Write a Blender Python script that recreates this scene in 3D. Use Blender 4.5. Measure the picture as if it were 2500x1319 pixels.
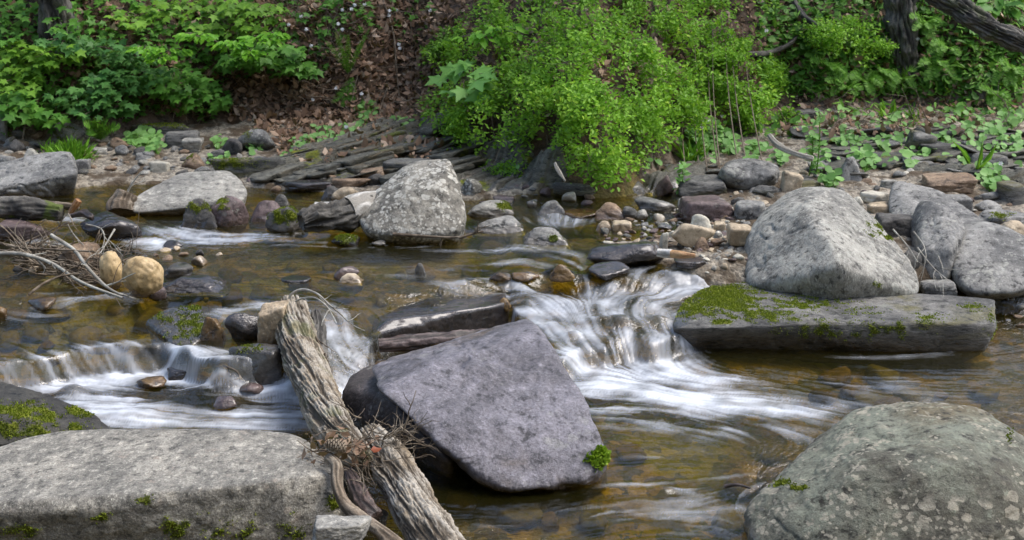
import bpy, bmesh, math, random
import numpy as np
from math import radians as R
for o in list(bpy.data.objects): bpy.data.objects.remove(o)
SC = bpy.context.scene
COL = SC.collection
rng = np.random.default_rng(7)
random.seed(7)

# ------------------------------------------------------------ camera, sky, sun, exposure
CH, PITCH, F = 1.6, R(16.0), 3125.0
cam = bpy.data.cameras.new("camera"); camo = bpy.data.objects.new("camera", cam); COL.objects.link(camo)
cam.lens = 45; cam.sensor_width = 36; cam.clip_start = 0.05; cam.clip_end = 400
camo.location = (0, 0, CH); camo.rotation_euler = (math.pi/2 - PITCH, 0, 0)
cam.dof.use_dof = True; cam.dof.focus_distance = 4.0; cam.dof.aperture_fstop = 8.0
SC.camera = camo
SUN_EL, SUN_ROT = R(60), R(82)          # rotation measured clockwise from +Y
W = bpy.data.worlds.new("World"); SC.world = W; W.use_nodes = True
nt = W.node_tree; bg = nt.nodes["Background"]
sky = nt.nodes.new("ShaderNodeTexSky"); sky.sky_type = 'NISHITA'; sky.sun_disc = False
sky.sun_elevation = SUN_EL; sky.sun_rotation = SUN_ROT; sky.air_density = 1.0; sky.dust_density = 3.0; sky.ozone_density = 1.0
nt.links.new(sky.outputs[0], bg.inputs[0]); bg.inputs[1].default_value = 0.15
sl = bpy.data.lights.new("sun", 'SUN'); sl.energy = 1.6; sl.angle = R(34); sl.color = (1.0, 0.965, 0.92)
slo = bpy.data.objects.new("sun", sl); COL.objects.link(slo)
slo.rotation_euler = (math.pi/2 - SUN_EL, 0, math.pi - SUN_ROT)
SC.view_settings.view_transform = 'Standard'; SC.view_settings.look = 'None'
SC.view_settings.gamma = 1; SC.view_settings.use_curve_mapping = False
SC.view_settings.exposure = 0.8
SC.cycles.use_denoising = True
SC.cycles.max_bounces = 6; SC.cycles.transparent_max_bounces = 12
SC.cycles.caustics_reflective = False; SC.cycles.caustics_refractive = False

# ------------------------------------------------------------ projection helpers
cp, sp = math.cos(PITCH), math.sin(PITCH)
def ray(px, py):
    a = (np.asarray(px, float)-1250)/F; b = (659.5-np.asarray(py, float))/F
    return a, cp + b*sp, -sp + b*cp
def atz(px, py, z):
    dx, dy, dz = ray(px, py); t = (z-CH)/dz
    return dx*t, dy*t
def atY(px, py, Y):
    dx, dy, dz = ray(px, py); t = Y/dy
    return np.array([dx*t, Y, CH+dz*t])
def proj(P):
    X, Y, Z = P[:, 0], P[:, 1], P[:, 2]-CH
    d = Y*cp - Z*sp; v = Y*sp + Z*cp
    return 1250+F*X/d, 659.5-F*v/d

# ------------------------------------------------------------ noise
_perm = rng.permutation(256).astype(np.int64); _perm = np.concatenate([_perm, _perm, _perm])
_g = rng.normal(size=(256, 3)); _g /= np.linalg.norm(_g, axis=1)[:, None]
def pnoise(P, s=1.0, off=0.0):
    P = np.asarray(P, float)*s + off*17.13
    I = np.floor(P).astype(np.int64); f = P-I; I &= 255
    u = f*f*f*(f*(f*6-15)+10)
    out = 0
    for dx in (0, 1):
        for dy in (0, 1):
            for dz in (0, 1):
                h = _perm[_perm[_perm[(I[:, 0]+dx) & 255] + ((I[:, 1]+dy) & 255)] + ((I[:, 2]+dz) & 255)]
                g = _g[h & 255]
                w = (u[:, 0] if dx else 1-u[:, 0])*(u[:, 1] if dy else 1-u[:, 1])*(u[:, 2] if dz else 1-u[:, 2])
                out = out + w*((f[:, 0]-dx)*g[:, 0]+(f[:, 1]-dy)*g[:, 1]+(f[:, 2]-dz)*g[:, 2])
    return out*1.6
def fbm(P, s, o=4, off=0.0, k=0.5):
    r = 0; a = 1.0
    for i in range(o):
        r = r + a*pnoise(P, s*2**i, off+i*3.1); a *= k
    return r
def sstep(a, b, x):
    t = np.clip((x-a)/(b-a), 0, 1); return t*t*(3-2*t)
def XY3(X, Y, z=0.0): return np.stack([X.ravel(), Y.ravel(), np.full(X.size, z)], 1)

# ------------------------------------------------------------ water height
def lipline(pts):
    A = np.array([[*atz(p[0], p[1], p[2])] for p in pts]); i = np.argsort(A[:, 0]); return A[i]
# lip of the main fall (pixel, pixel, level of the lip), left to right
LIP1 = lipline([(-500, 900, .10), (-100, 886, .10), (100, 862, .10), (197, 844, .10), (284, 832, .10), (394, 832, .10), (470, 858, .10), (540, 880, .10), (600, 880, .10), (690, 870, .10),
                (790, 850, .10), (860, 822, .10), (905, 815, .10), (950, 776, .10), (1050, 757, .10), (1200, 740, .10), (1245, 734, .10), (1290, 800, .10), (1345, 838, .10), (1375, 838, .10), (1405, 822, .10), (1440, 808, .10), (1475, 812, .10), (1505, 800, .10), (1545, 796, .10), (1580, 806, .10), (1605, 802, .10), (1640, 790, .10), (1700, 770, .1), (1800, 720, .10), (2000, 690, .12), (2300, 690, .12), (2700, 690, .12)])
LIP2 = lipline([(-500, 700, .16), (0, 722, .16), (200, 720, .16), (400, 700, .16), (600, 715, .16), (800, 722, .16), (1000, 700, .16), (1150, 668, .18), (1250, 655, .18), (1380, 655, .18), (1500, 662, .18), (1620, 655, .18), (1750, 640, .18), (1900, 640, .18), (2700, 640, .18)])
LIP3 = lipline([(-500, 545, .2), (0, 545, .2), (330, 545, .2), (450, 540, .2), (620, 545, .2), (900, 560, .2), (1130, 540, .2), (1300, 500, .22), (1500, 500, .22), (1700, 500, .2), (2700, 500, .2)])
BUMPS = []   # world (x, y, rx, ry, h): water pushed up over sunken stones
def lipY(L, X): return np.interp(X, L[:, 0], L[:, 1])
def hwater(X, Y, detail=True):
    s = X.shape; Q = XY3(X, Y)
    n1 = pnoise(Q, 5.0, 1).reshape(s); n2 = pnoise(Q, 14.0, 2).reshape(s)
    n3_ = pnoise(Q, 6.0, 31).reshape(s)
    w = 0.065 + 0.012*n1
    wide = 0.30*np.exp(-((X+0.62)/0.14)**2) + (.05+.05*np.clip(n3_*1.5, -1, 1))*sstep(.05, .2, X)*sstep(.75, .6, X)          # the middle chute is a long slide
    n3 = pnoise(Q, 8.0, 12).reshape(s)
    y1 = lipY(LIP1, X) + 0.045*n1 + 0.014*n2 + .02*n3
    w = w*(1+.9*np.clip(n3, -.5, 1))
    s1 = sstep(-w-wide, 0.0, Y-y1)
    z = 0.085*s1*(1-.22*sstep(.02, .15, X))
    y2 = lipY(LIP2, X)
    z = z + 0.055*sstep(0.0, 1.0, (Y-y1)/np.maximum(y2-y1, .2))*0.6
    amp2 = 0.022 + 0.03*sstep(-0.1, 0.15, X)
    z = z + amp2*sstep(-0.09, 0.03, Y-y2+0.05*n1+0.02*n2)
    y3 = lipY(LIP3, X)
    z = z + 0.018*sstep(-0.15, 0.05, Y-y3+0.04*n1)
    z = z + 0.006*np.clip(Y-y2, 0, 4)
    for (bx, by, rx, ry, h) in BUMPS:
        z = z + h*np.exp(-((X-bx)/rx)**2-((Y-by)/ry)**2)
    return z
def bump(px, py, rpx, h, asp=1.0):
    z = .1
    for _ in range(4):
        x, y = atz(px, py, z); z = float(hwater(np.array([[x]]), np.array([[y]]))[0, 0])
    r = rpx/F*y
    BUMPS.append((x, y, r, r*asp, h))
for b in [(1070, 722, 34, .028, 1), (1140, 690, 30, .015, 1), (1222, 672, 26, .02, 1), (1290, 668, 26, .022, 1), (1370, 668, 36, .03, 1.), (1330, 740, 60, .022, 1), (1430, 760, 70, .02, 1),
          (1560, 745, 55, .03, 1), (1500, 790, 60, .02, .8), (1400, 822, 34, .022, .6), (1460, 790, 30, .018, .6), (1525, 800, 36, .026, .7), (1610, 790, 30, .03, .8), (1350, 800, 40, .015, .7), (520, 955, 70, .03, .8), (440, 985, 60, .02, .8), (600, 950, 60, .028, .8), (690, 965, 50, .03, .8), (560, 985, 50, .02, .7),
          (330, 1015, 70, .02, .6), (330, 890, 50, .012, .8), (180, 960, 40, .03, .8), (470, 905, 45, .025, .8), (820, 770, 70, .02, .9), (640, 760, 60, .012, .8), (1700, 700, 50, .015, .8), (1800, 650, 50, .015, .8),
          (1620, 1200, 40, .014, .6), (1560, 1230, 50, .010, .6), (1500, 1190, 60, .008, .5), (1850, 1130, 60, .01, .6), (380, 580, 50, .01, .8), (1360, 520, 40, .012, .8)]:
    bump(*b)

# ------------------------------------------------------------ land
def sdf_poly(X, Y, poly):
    """signed distance, positive inside"""
    P = np.asarray(poly, float); x = X.ravel(); y = Y.ravel()
    d = np.full(x.shape, 1e9); ins = np.zeros(x.shape, bool)
    for i in range(len(P)):
        a = P[i]; b = P[(i+1) % len(P)]
        ex, ey = b-a; wx = x-a[0]; wy = y-a[1]
        t = np.clip((wx*ex+wy*ey)/(ex*ex+ey*ey+1e-12), 0, 1)
        d = np.minimum(d, (wx-ex*t)**2+(wy-ey*t)**2)
        c = (a[1] > y) != (b[1] > y)
        with np.errstate(divide='ignore', invalid='ignore'):
            ins ^= c & (x < (b[0]-a[0])*(y-a[1])/(b[1]-a[1]+1e-12)+a[0])
    return (np.where(ins, 1, -1)*np.sqrt(d)).reshape(X.shape)
def wpoly(pts, z): return [atz(p[0], p[1], z) for p in pts]
SHORE = wpoly([(-900, 470), (-300, 478), (0, 470), (120, 452), (230, 436), (420, 432), (600, 440), (700, 447), (850, 455), (1000, 462), (1150, 470), (1300, 462), (1400, 447), (1540, 440), (1610, 455),
               (1660, 480), (1760, 500), (1640, 545), (1560, 560), (1440, 565), (1560, 600), (1640, 625), (1800, 650), (1830, 700)], .215)
SHORE += [atz(2000, 725, .06), atz(2430, 735, .03), atz(2600, 720, .03), atz(3400, 700, .03), (14, 5.0), (14, 30), (-14, 30), (-14, 7.0)]
BANK = wpoly([(-900, 330), (-200, 345), (0, 340), (150, 330), (300, 320), (550, 300), (700, 298), (850, 300), (950, 290), (1050, 318), (1120, 355), (1200, 385), (1300, 420), (1450, 432), (1560, 428),
              (1640, 385), (1720, 352), (1850, 320), (2000, 300), (2200, 290), (2400, 300), (2600, 310), (3400, 330)], .30) + [(14, 30), (-14, 30)]
ISLE = wpoly([(40, 640), (140, 610), (260, 620), (300, 660), (250, 715), (120, 715), (30, 690)], .17)
def hland(X, Y, fine=True):
    Q = XY3(X, Y); s = X.shape
    hw = np.minimum(hwater(X, Y), .235)
    sd = sdf_poly(X, Y, SHORE); sb = sdf_poly(X, Y, BANK); si = sdf_poly(X, Y, ISLE)
    n = fbm(Q, 2.2, 3, 5).reshape(s); n2 = fbm(Q, 9.0, 3, 9).reshape(s)
    depth = 0.035+0.05*sstep(0, .5, -sd) + 0.012*n
    z = hw - depth
    land = hw + 0.012 + np.clip(sd, 0, 2.0)*0.085 + 0.012*n + 0.008*n2
    z = np.where(sd > 0, np.maximum(z+sd*1.5, np.minimum(land, z+sd*1.5)), z)
    z = np.where(sd > 0, np.minimum(hw-depth+sd*1.2, land), z)
    z = np.where(si > -.1, np.maximum(z, hw-.03+.25*np.clip(si, -.1, .12)+.01*n2), z)
    # steep bank with an undercut lip, then a steady slope up into the wood
    k = np.clip(sb, 0, None)
    rise = 0.42*sstep(0, .42, k+0.10*n) + np.clip(k-.25, 0, None)*0.62
    z = z + np.where(sb > 0, rise*(1+.15*n)+.05*n*sstep(0, .3, k)+.02*n2, 0)
    # unseen bank behind the camera, raised steeply to block sky light
    z = z + np.clip(0.9-Y, 0, None)*0.95
    if fine:
        peb = np.abs(pnoise(Q, 16, 21))+.5*np.abs(pnoise(Q, 34, 22))
        z = z + (0.016*(peb.reshape(s)-.3))*np.where(sb > 0, .6, 1)
    return z
# fast look-up of both surfaces
GX0, GX1, GY0, GY1, GS = -5.0, 5.0, 1.5, 10.5, 0.012
gx = np.arange(GX0, GX1, GS); gy = np.arange(GY0, GY1, GS)
GXX, GYY = np.meshgrid(gx, gy)
G_W = hwater(GXX, GYY); G_L = hland(GXX, GYY, False)
G_S = np.maximum(G_W, G_L)
def look(G, x, y):
    fx = np.clip((np.asarray(x)-GX0)/GS, 0, len(gx)-2.001); fy = np.clip((np.asarray(y)-GY0)/GS, 0, len(gy)-2.001)
    i = fx.astype(int); j = fy.astype(int); a = fx-i; b = fy-j
    return G[j, i]*(1-a)*(1-b)+G[j, i+1]*a*(1-b)+G[j+1, i]*(1-a)*b+G[j+1, i+1]*a*b
def hit(px, py, G=None):
    """first point of the surface that the picture position lands on"""
    G = G_S if G is None else G
    dx, dy, dz = ray(px, py)
    Y = np.arange(1.8, 10.4, .008); t = Y/dy; X = dx*t; Z = CH+dz*t
    d = Z-look(G, X, Y)
    k = np.argmax(d < 0) if (d < 0).any() else len(Y)-1
    return np.array([X[k], Y[k], Z[k]])

# ------------------------------------------------------------ object helpers
def mesh_obj(name, V, Fc, mat=None, parent=None, smooth=True, attrs=None, uv=None):
    V = np.asarray(V, np.float32); me = bpy.data.meshes.new(name)
    if isinstance(Fc, np.ndarray):
        n, k = Fc.shape
        me.vertices.add(len(V)); me.vertices.foreach_set("co", V.ravel())
        me.loops.add(n*k); me.loops.foreach_set("vertex_index", Fc.ravel().astype(np.int32))
        me.polygons.add(n); me.polygons.foreach_set("loop_start", np.arange(0, n*k, k, dtype=np.int32))
        me.polygons.foreach_set("loop_total", np.full(n, k, np.int32))
        me.update(calc_edges=True); me.validate()
    else:
        me.from_pydata([tuple(map(float, v)) for v in V], [], [tuple(map(int, f)) for f in Fc]); me.update()
    me.polygons.foreach_set("use_smooth", np.full(len(me.polygons), smooth))
    if attrs:
        for k2, a in attrs.items():
            a = np.asarray(a, np.float32)
            if a.ndim == 1:
                at = me.attributes.new(k2, 'FLOAT', 'POINT'); at.data.foreach_set("value", a)
            else:
                at = me.attributes.new(k2, 'FLOAT_COLOR', 'POINT'); at.data.foreach_set("color", a.ravel())
    o = bpy.data.objects.new(name, me); COL.objects.link(o)
    if mat: me.materials.append(mat)
    if parent: o.parent = parent
    return o
def tag(o, label=None, cat=None, group=None, kind=None):
    if label: o["label"] = label
    if cat: o["category"] = cat
    if group: o["group"] = group
    if kind: o["kind"] = kind
    return o
def empty(name, loc):
    o = bpy.data.objects.new(name, None); COL.objects.link(o); o.location = tuple(map(float, loc)); o.empty_display_size = .05
    return o
def gridfaces(nr, nc):
    a = np.arange(nr*nc).reshape(nr, nc)
    return np.stack([a[:-1, :-1].ravel(), a[:-1, 1:].ravel(), a[1:, 1:].ravel(), a[1:, :-1].ravel()], 1)

# ------------------------------------------------------------ materials
def newmat(name):
    m = bpy.data.materials.new(name); m.use_nodes = True; t = m.node_tree
    for n in list(t.nodes): t.nodes.remove(n)
    return m, t
class NT:
    def __init__(s, t): s.t = t
    def n(s, typ, **kw):
        x = s.t.nodes.new("ShaderNode"+typ)
        for k, v in kw.items():
            if k.startswith("i_"):
                key = k[2:].replace("_", " ")
                x.inputs[key].default_value = v
            else: setattr(x, k, v)
        return x
    def l(s, a, b): s.t.links.new(a, b)
    def math(s, op, a, b=None, clamp=False):
        x = s.n("Math", operation=op); x.use_clamp = clamp
        for i, v in enumerate((a, b)):
            if v is None: continue
            if hasattr(v, "default_value") or hasattr(v, "links"): s.l(v, x.inputs[i])
            else: x.inputs[i].default_value = v
        return x.outputs[0]
    def mix(s, fac, a, b, blend='MIX'):
        x = s.n("Mix", data_type='RGBA', blend_type=blend)
        for sock, v in ((x.inputs[0], fac), (x.inputs[6], a), (x.inputs[7], b)):
            if isinstance(v, (int, float)): sock.default_value = v
            elif isinstance(v, (tuple, list)): sock.default_value = (*v[:3], 1)
            else: s.l(v, sock)
        return x.outputs[2]
    def ramp(s, v, a, b, smooth=True):
        x = s.n("MapRange", interpolation_type='SMOOTHSTEP' if smooth else 'LINEAR'); s.l(v, x.inputs[0])
        x.inputs[1].default_value = a; x.inputs[2].default_value = b; x.inputs[3].default_value = 0; x.inputs[4].default_value = 1
        return x.outputs[0]
    def noise(s, vec, scale, detail=5, rough=.55, dist=0):
        x = s.n("TexNoise"); s.l(vec, x.inputs['Vector']); x.inputs['Scale'].default_value = scale
        x.inputs['Detail'].default_value = detail; x.inputs['Roughness'].default_value = rough; x.inputs['Distortion'].default_value = dist
        return x.outputs[0]
    def voro(s, vec, scale, feat='F1', rnd=1.0):
        x = s.n("TexVoronoi", feature=feat); s.l(vec, x.inputs['Vector']); x.inputs['Scale'].default_value = scale; x.inputs['Randomness'].default_value = rnd
        return x
    def attr(s, name):
        return s.n("Attribute", attribute_name=name)
    def bump(s, h, strength, dist, normal=None):
        x = s.n("Bump"); s.l(h, x.inputs['Height']); x.inputs['Strength'].default_value = strength; x.inputs['Distance'].default_value = dist
        if normal is not None: s.l(normal, x.inputs['Normal'])
        return x.outputs[0]
MOSS_C = ((.06, .075, .010), (.19, .21, .018))
def rockmat(name, c1, c2, lichen=0.0, lcol=(.42, .42, .36), rough=.78, speck=.35, stretch=(1, 1, 1), blot=3.5, bstr=.5, wetness=0.0, stain=None, dark=.34):
    m, t = newmat(name); k = NT(t)
    tc = k.n("TexCoord"); oi = k.n("ObjectInfo")
    mp = k.n("Mapping"); k.l(tc.outputs['Object'], mp.inputs[0]); mp.inputs['Scale'].default_value = stretch
    off = k.n("VectorMath", operation='SCALE'); off.inputs[0].default_value = (13.7, 7.1, 3.3); k.l(oi.outputs['Random'], off.inputs['Scale'])
    ad = k.n("VectorMath", operation='ADD'); k.l(mp.outputs[0], ad.inputs[0]); k.l(off.outputs[0], ad.inputs[1]); v = ad.outputs[0]
    big = k.ramp(k.noise(v, blot, 6, .6, .6), .36, .64)
    col = k.mix(big, c1, c2)
    # value change from stone to stone
    rv = k.math('ADD', k.math('MULTIPLY', oi.outputs['Random'], .35), .83)
    rgb = k.n("CombineColor"); [k.l(rv, rgb.inputs[i]) for i in range(3)]
    col = k.mix(1.0, col, rgb.outputs[0], 'MULTIPLY')
    if stain:
        sm = k.ramp(k.noise(v, 2.2, 5, .6, .8), .52, .66)
        col = k.mix(sm, col, stain)
    mid = k.noise(v, 26, 9, .72)
    col = k.mix(k.ramp(mid, .49, .36), col, tuple(x*dark for x in c1))
    col = k.mix(k.math('MULTIPLY', k.ramp(mid, .53, .68), .65), col, tuple(min(1, x*1.75) for x in c2))
    if lichen > 0:
        wv = k.n("VectorMath", operation='ADD'); k.l(v, wv.inputs[0])
        nz = k.n("TexNoise"); k.l(v, nz.inputs['Vector']); nz.inputs['Scale'].default_value = 30; nz.inputs['Detail'].default_value = 3
        sc = k.n("VectorMath", operation='SCALE'); k.l(nz.outputs[1], sc.inputs[0]); sc.inputs['Scale'].default_value = .035; k.l(sc.outputs[0], wv.inputs[1])
        vo = k.voro(wv.outputs[0], 26); vo2 = k.voro(wv.outputs[0], 60)
        reg = k.ramp(k.noise(v, 4.5, 4, .6), .62-.25*lichen, .72-.2*lichen)
        jit = k.math('MULTIPLY', k.math('SUBTRACT', k.noise(v, 11, 4, .6), .5), 1.1)
        l1 = k.math('MULTIPLY', k.ramp(k.math('ADD', vo.outputs['Distance'], jit), .42, .34), reg)
        reg2 = k.ramp(k.noise(v, 7.5, 4, .6, .4), .60-.2*lichen, .68-.2*lichen)
        l2 = k.math('MULTIPLY', k.ramp(k.math('SUBTRACT', vo2.outputs['Distance'], jit), .40, .30), reg2)
        lm = k.math('MULTIPLY', k.math('MAXIMUM', l1, l2), min(1, .55+lichen*.4))
        lc = k.mix(k.ramp(k.noise(v, 60, 3), .35, .65), lcol, tuple(x*.72 for x in lcol))
        col = k.mix(lm, col, lc)
    fine = k.noise(v, 120, 5, .75)
    col = k.mix(k.math('MULTIPLY', k.ramp(fine, .56, .34), speck), col, tuple(x*.25 for x in c1))
    col = k.mix(k.math('MULTIPLY', k.ramp(fine, .57, .70), speck*.9), col, tuple(min(1, x*2.1) for x in c2))
    wet = k.attr("wet").outputs['Fac']
    if wetness: wet = k.math('MAXIMUM', wet, wetness)
    col = k.mix(k.math('MULTIPLY', wet, .80), col, k.mix(1.0, col, (.46, .40, .33), 'MULTIPLY'))
    ms = k.attr("moss").outputs['Fac']
    mn = k.noise(v, 45, 6, .7)
    mm = k.ramp(k.math('SUBTRACT', k.math('ADD', ms, mn), .5), .26, .62)
    mc = k.mix(k.ramp(k.noise(v, 22, 3), .35, .65), MOSS_C[0], MOSS_C[1])
    col = k.mix(mm, col, mc)
    b = k.n("BsdfPrincipled"); k.l(col, b.inputs['Base Color'])
    rg = k.math('ADD', k.math('MULTIPLY', wet, -(rough-.14)), rough)
    rg = k.math('ADD', rg, k.math('MULTIPLY', k.math('SUBTRACT', mid, .5), .35))
    rg = k.math('MAXIMUM', rg, k.math('MULTIPLY', mm, .9)); k.l(rg, b.inputs['Roughness'])
    b.inputs['Specular IOR Level'].default_value = .45
    k.l(k.math('MULTIPLY', wet, .9), b.inputs['Coat Weight']); b.inputs['Coat Roughness'].default_value = .12
    h = k.math('ADD', k.math('MULTIPLY', mid, 1.0), k.math('MULTIPLY', fine, .22))
    h = k.math('ADD', h, k.math('MULTIPLY', k.math('MULTIPLY', mm, mn), 1.2))
    k.l(k.bump(h, bstr, .02), b.inputs['Normal'])
    o = k.n("OutputMaterial"); k.l(b.outputs[0], o.inputs[0])
    return m
M = {}
M['pale'] = rockmat("pale_stone", (.29, .28, .25), (.48, .46, .40), .35, (.50, .49, .42), stretch=(1, 1, 2.2))
M['topslab'] = rockmat("banded_stone", (.26, .248, .215), (.50, .47, .40), .12, (.52, .44, .36), stretch=(1.5, .85, 1.5), blot=7, bstr=.8, speck=.6)
M['violet'] = rockmat("violet_stone", (.118, .112, .125), (.235, .224, .25), .02, (.4, .4, .38), rough=.36, blot=4.5, bstr=.6, stain=(.16, .125, .10), dark=.45, speck=.5)
M['lichen'] = rockmat("lichen_stone", (.095, .09, .068), (.20, .215, .165), .7, (.50, .46, .36), blot=3, bstr=.8, stain=(.17, .145, .09))
M['grey'] = rockmat("grey_stone", (.13, .13, .125), (.29, .285, .265), .35, (.48, .48, .42))
M['greyspot'] = rockmat("spotted_grey_stone", (.20, .195, .175), (.40, .39, .345), .55, (.52, .52, .46), stretch=(1.4, 1.4, .8), bstr=.6)
M['white'] = rockmat("white_spotted_stone", (.16, .15, .125), (.33, .31, .26), .95, (.68, .66, .58), blot=8, bstr=.6)
M['dark'] = rockmat("dark_stone", (.055, .052, .05), (.12, .115, .105), .05, (.3, .3, .28))
M['violetbrown'] = rockmat('brown_flank_stone', (.075, .062, .055), (.15, .125, .115), .05, rough=.5, dark=.5)
M['mossrock'] = rockmat('mossy_black_stone', (.030, .029, .026), (.065, .062, .052), 0, rough=.7)
M['wet'] = rockmat("wet_dark_stone", (.045, .040, .042), (.085, .075, .075), 0, rough=.22, wetness=.75, speck=.2)
M['wetbrown'] = rockmat("wet_brown_stone", (.10, .058, .02), (.22, .13, .035), 0, rough=.2, wetness=.35, speck=.2)
M['tan'] = rockmat("tan_stone", (.36, .28, .185), (.54, .45, .32), .02, rough=.6, speck=.2, bstr=.25, dark=.6)
M['golden'] = rockmat('golden_stone', (.40, .28, .13), (.56, .42, .23), 0, rough=.5, speck=.15, bstr=.2, dark=.7)
M['brown'] = rockmat("brown_stone", (.20, .13, .08), (.33, .24, .16), .05, rough=.6, stretch=(1, 1, 2))
M['rust'] = rockmat("purple_brown_stone", (.12, .085, .08), (.20, .15, .145), .02, rough=.45, dark=.55)
M['cream'] = rockmat("cream_stone", (.48, .45, .36), (.62, .58, .48), 0, rough=.6, speck=.2, bstr=.25, dark=.6)
M['slate'] = rockmat("slate_stone", (.07, .07, .066), (.185, .18, .165), .15, (.3, .31, .26), stretch=(1, 1, 4), stain=(.13, .12, .05))
# ------------------------------------------------------------ rocks
_ico = {}
def ico(n):
    if n not in _ico:
        bm = bmesh.new(); bmesh.ops.create_icosphere(bm, subdivisions=n, radius=1)
        V = np.array([v.co[:] for v in bm.verts]); Fc = np.array([[v.index for v in f.verts] for f in bm.faces]); bm.free()
        _ico[n] = (V, Fc)
    return _ico[n]
def hull_planes(P):
    bm = bmesh.new()
    for p in P: bm.verts.new(tuple(map(float, p)))
    r = bmesh.ops.convex_hull(bm, input=bm.verts)
    bm.normal_update()
    N = []; A = []; C = []
    for f in bm.faces:
        N.append(f.normal[:]); A.append(f.calc_area()); C.append(f.calc_center_median()[:])
    bm.free()
    N = np.array(N); A = np.array(A); C = np.array(C)
    c0 = np.asarray(P).mean(0)
    D = ((C-c0)*N).sum(1); N = N*np.sign(D)[:, None]; D = np.abs(D)
    # merge planes that are nearly the same
    used = np.zeros(len(N), bool); out = []
    for i in np.argsort(-A):
        if used[i] or A[i] < 1e-9: continue
        g = (N@N[i] > .985) & ~used; used |= g
        n = (N[g]*A[g][:, None]).sum(0); n /= np.linalg.norm(n)
        d = ((C[g]-c0)@n); d = (d*A[g]).sum()/A[g].sum()
        out.append((*n, max(d, 1e-3)))
    return c0, np.array(out)
def star_rock(P, sub=5, p=14, chips=0, seed=0, rough=.03, cracks=0.0, strata=None):
    """rounded convex rock through the hull of P -> verts (world), faces"""
    P = np.asarray(P, float); c0, PL = hull_planes(P)
    ext = np.ptp(P, axis=0); sz = float(ext.mean()); r = np.random.default_rng(seed)
    V, Fc = ico(sub)
    d = V*(ext/sz); d = d/np.linalg.norm(d, axis=1)[:, None]
    N = PL[:, :3]; D = PL[:, 3]
    for _ in range(chips):
        n = r.normal(size=3); n /= np.linalg.norm(n)
        s = np.max((P-c0)@n); N = np.vstack([N, n]); D = np.append(D, s*r.uniform(.72, .92))
    q = np.clip((d@N.T)/D, 0, None)
    rad = (q**p).sum(1)**(-1/p)
    X = d*rad[:, None]*(1.02 if p > 18 else 1.035)
    o = seed*1.37
    disp = rough*sz*(fbm(X/sz, 2.2, 3, o)*.8+.35*fbm(X/sz, 9, 4, o+5, .55))
    if cracks:
        rd = 1-np.abs(pnoise(X/sz, 2.6, o+9)+.3*pnoise(X/sz, 8, o+11))
        disp -= cracks*sz*np.clip(rd-.93, 0, 1)/.07
    if strata:
        ax, fr, am = strata; ax = np.array(ax, float); ax /= np.linalg.norm(ax)
        t = (X@ax)*fr+.6*pnoise(X/sz, 2.0, o+2); s = t-np.floor(t)
        disp += am*(np.where(s < .8, s/.8, (1-s)/.2)-.5)
    X = X + d*disp[:, None]
    return c0+X, Fc
def vnormals(V, Fc):
    n = np.cross(V[Fc[:, 1]]-V[Fc[:, 0]], V[Fc[:, 2]]-V[Fc[:, 0]])
    N = np.zeros_like(V)
    for k in range(3):
        for c in range(3): N[:, c] += np.bincount(Fc[:, k], n[:, c], len(V))
    return N/(np.linalg.norm(N, axis=1)[:, None]+1e-12)
def tufts(V, Fc, w, dens, size, seed):
    """little moss leaves standing on the faces weighted by w -> verts, faces, tint"""
    r = np.random.default_rng(seed)
    a = V[Fc[:, 0]]; b = V[Fc[:, 1]]; c = V[Fc[:, 2]]
    fn = np.cross(b-a, c-a); ar = np.linalg.norm(fn, axis=1)/2; fn = fn/(2*ar[:, None]+1e-12)
    pw = ar*w[Fc].mean(1); n = int(pw.sum()*dens)
    if n < 5: return None
    n = min(n, 9000)
    i = r.choice(len(Fc), n, p=pw/pw.sum()); u = r.random((n, 2)); fl = u.sum(1) > 1; u[fl] = 1-u[fl]
    p = a[i]+(b[i]-a[i])*u[:, :1]+(c[i]-a[i])*u[:, 1:]
    nn = fn[i]+r.normal(size=(n, 3))*.45; nn /= np.linalg.norm(nn, axis=1)[:, None]
    tt = np.cross(nn, r.normal(size=(n, 3))); tt /= np.linalg.norm(tt, axis=1)[:, None]
    s = (size*r.uniform(.5, 1.3, n))[:, None]
    V2 = np.stack([p-tt*s*.5-fn[i]*.001, p+tt*s*.5-fn[i]*.001, p+nn*s*1.1+tt*s*.25, p+nn*s*1.1-tt*s*.25], 1).reshape(-1, 3)
    return V2, np.arange(4*n).reshape(n, 4), np.repeat(r.random(n), 4)
def leafmat(name, c1, c2, trans=.35, rough=.45, c3=None):
    m, t = newmat(name); k = NT(t)
    a = k.attr("tint").outputs['Fac']
    col = k.mix(a, c1, c2)
    if c3: col = k.mix(k.ramp(a, .8, 1.0), col, c3)
    b = k.n("BsdfPrincipled"); k.l(col, b.inputs['Base Color']); b.inputs['Roughness'].default_value = rough; b.inputs['Specular IOR Level'].default_value = .3
    o = k.n("OutputMaterial")
    if trans:
        tr = k.n("BsdfTranslucent"); k.l(k.mix(.35, col, (.25, .4, .02)), tr.inputs[0])
        mx = k.n("MixShader"); mx.inputs[0].default_value = trans; k.l(b.outputs[0], mx.inputs[1]); k.l(tr.outputs[0], mx.inputs[2]); k.l(mx.outputs[0], o.inputs[0])
    else: k.l(b.outputs[0], o.inputs[0])
    return m
M['moss'] = leafmat("moss_leaf", (.10, .14, .012), (.30, .36, .03), .2, .75)
M['mossdark'] = leafmat("dark_moss_leaf", (.07, .10, .008), (.22, .27, .02), .2, .7)
M['vine'] = leafmat("mossy_sprig", (.12, .22, .015), (.34, .50, .05), .3, .6)
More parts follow.
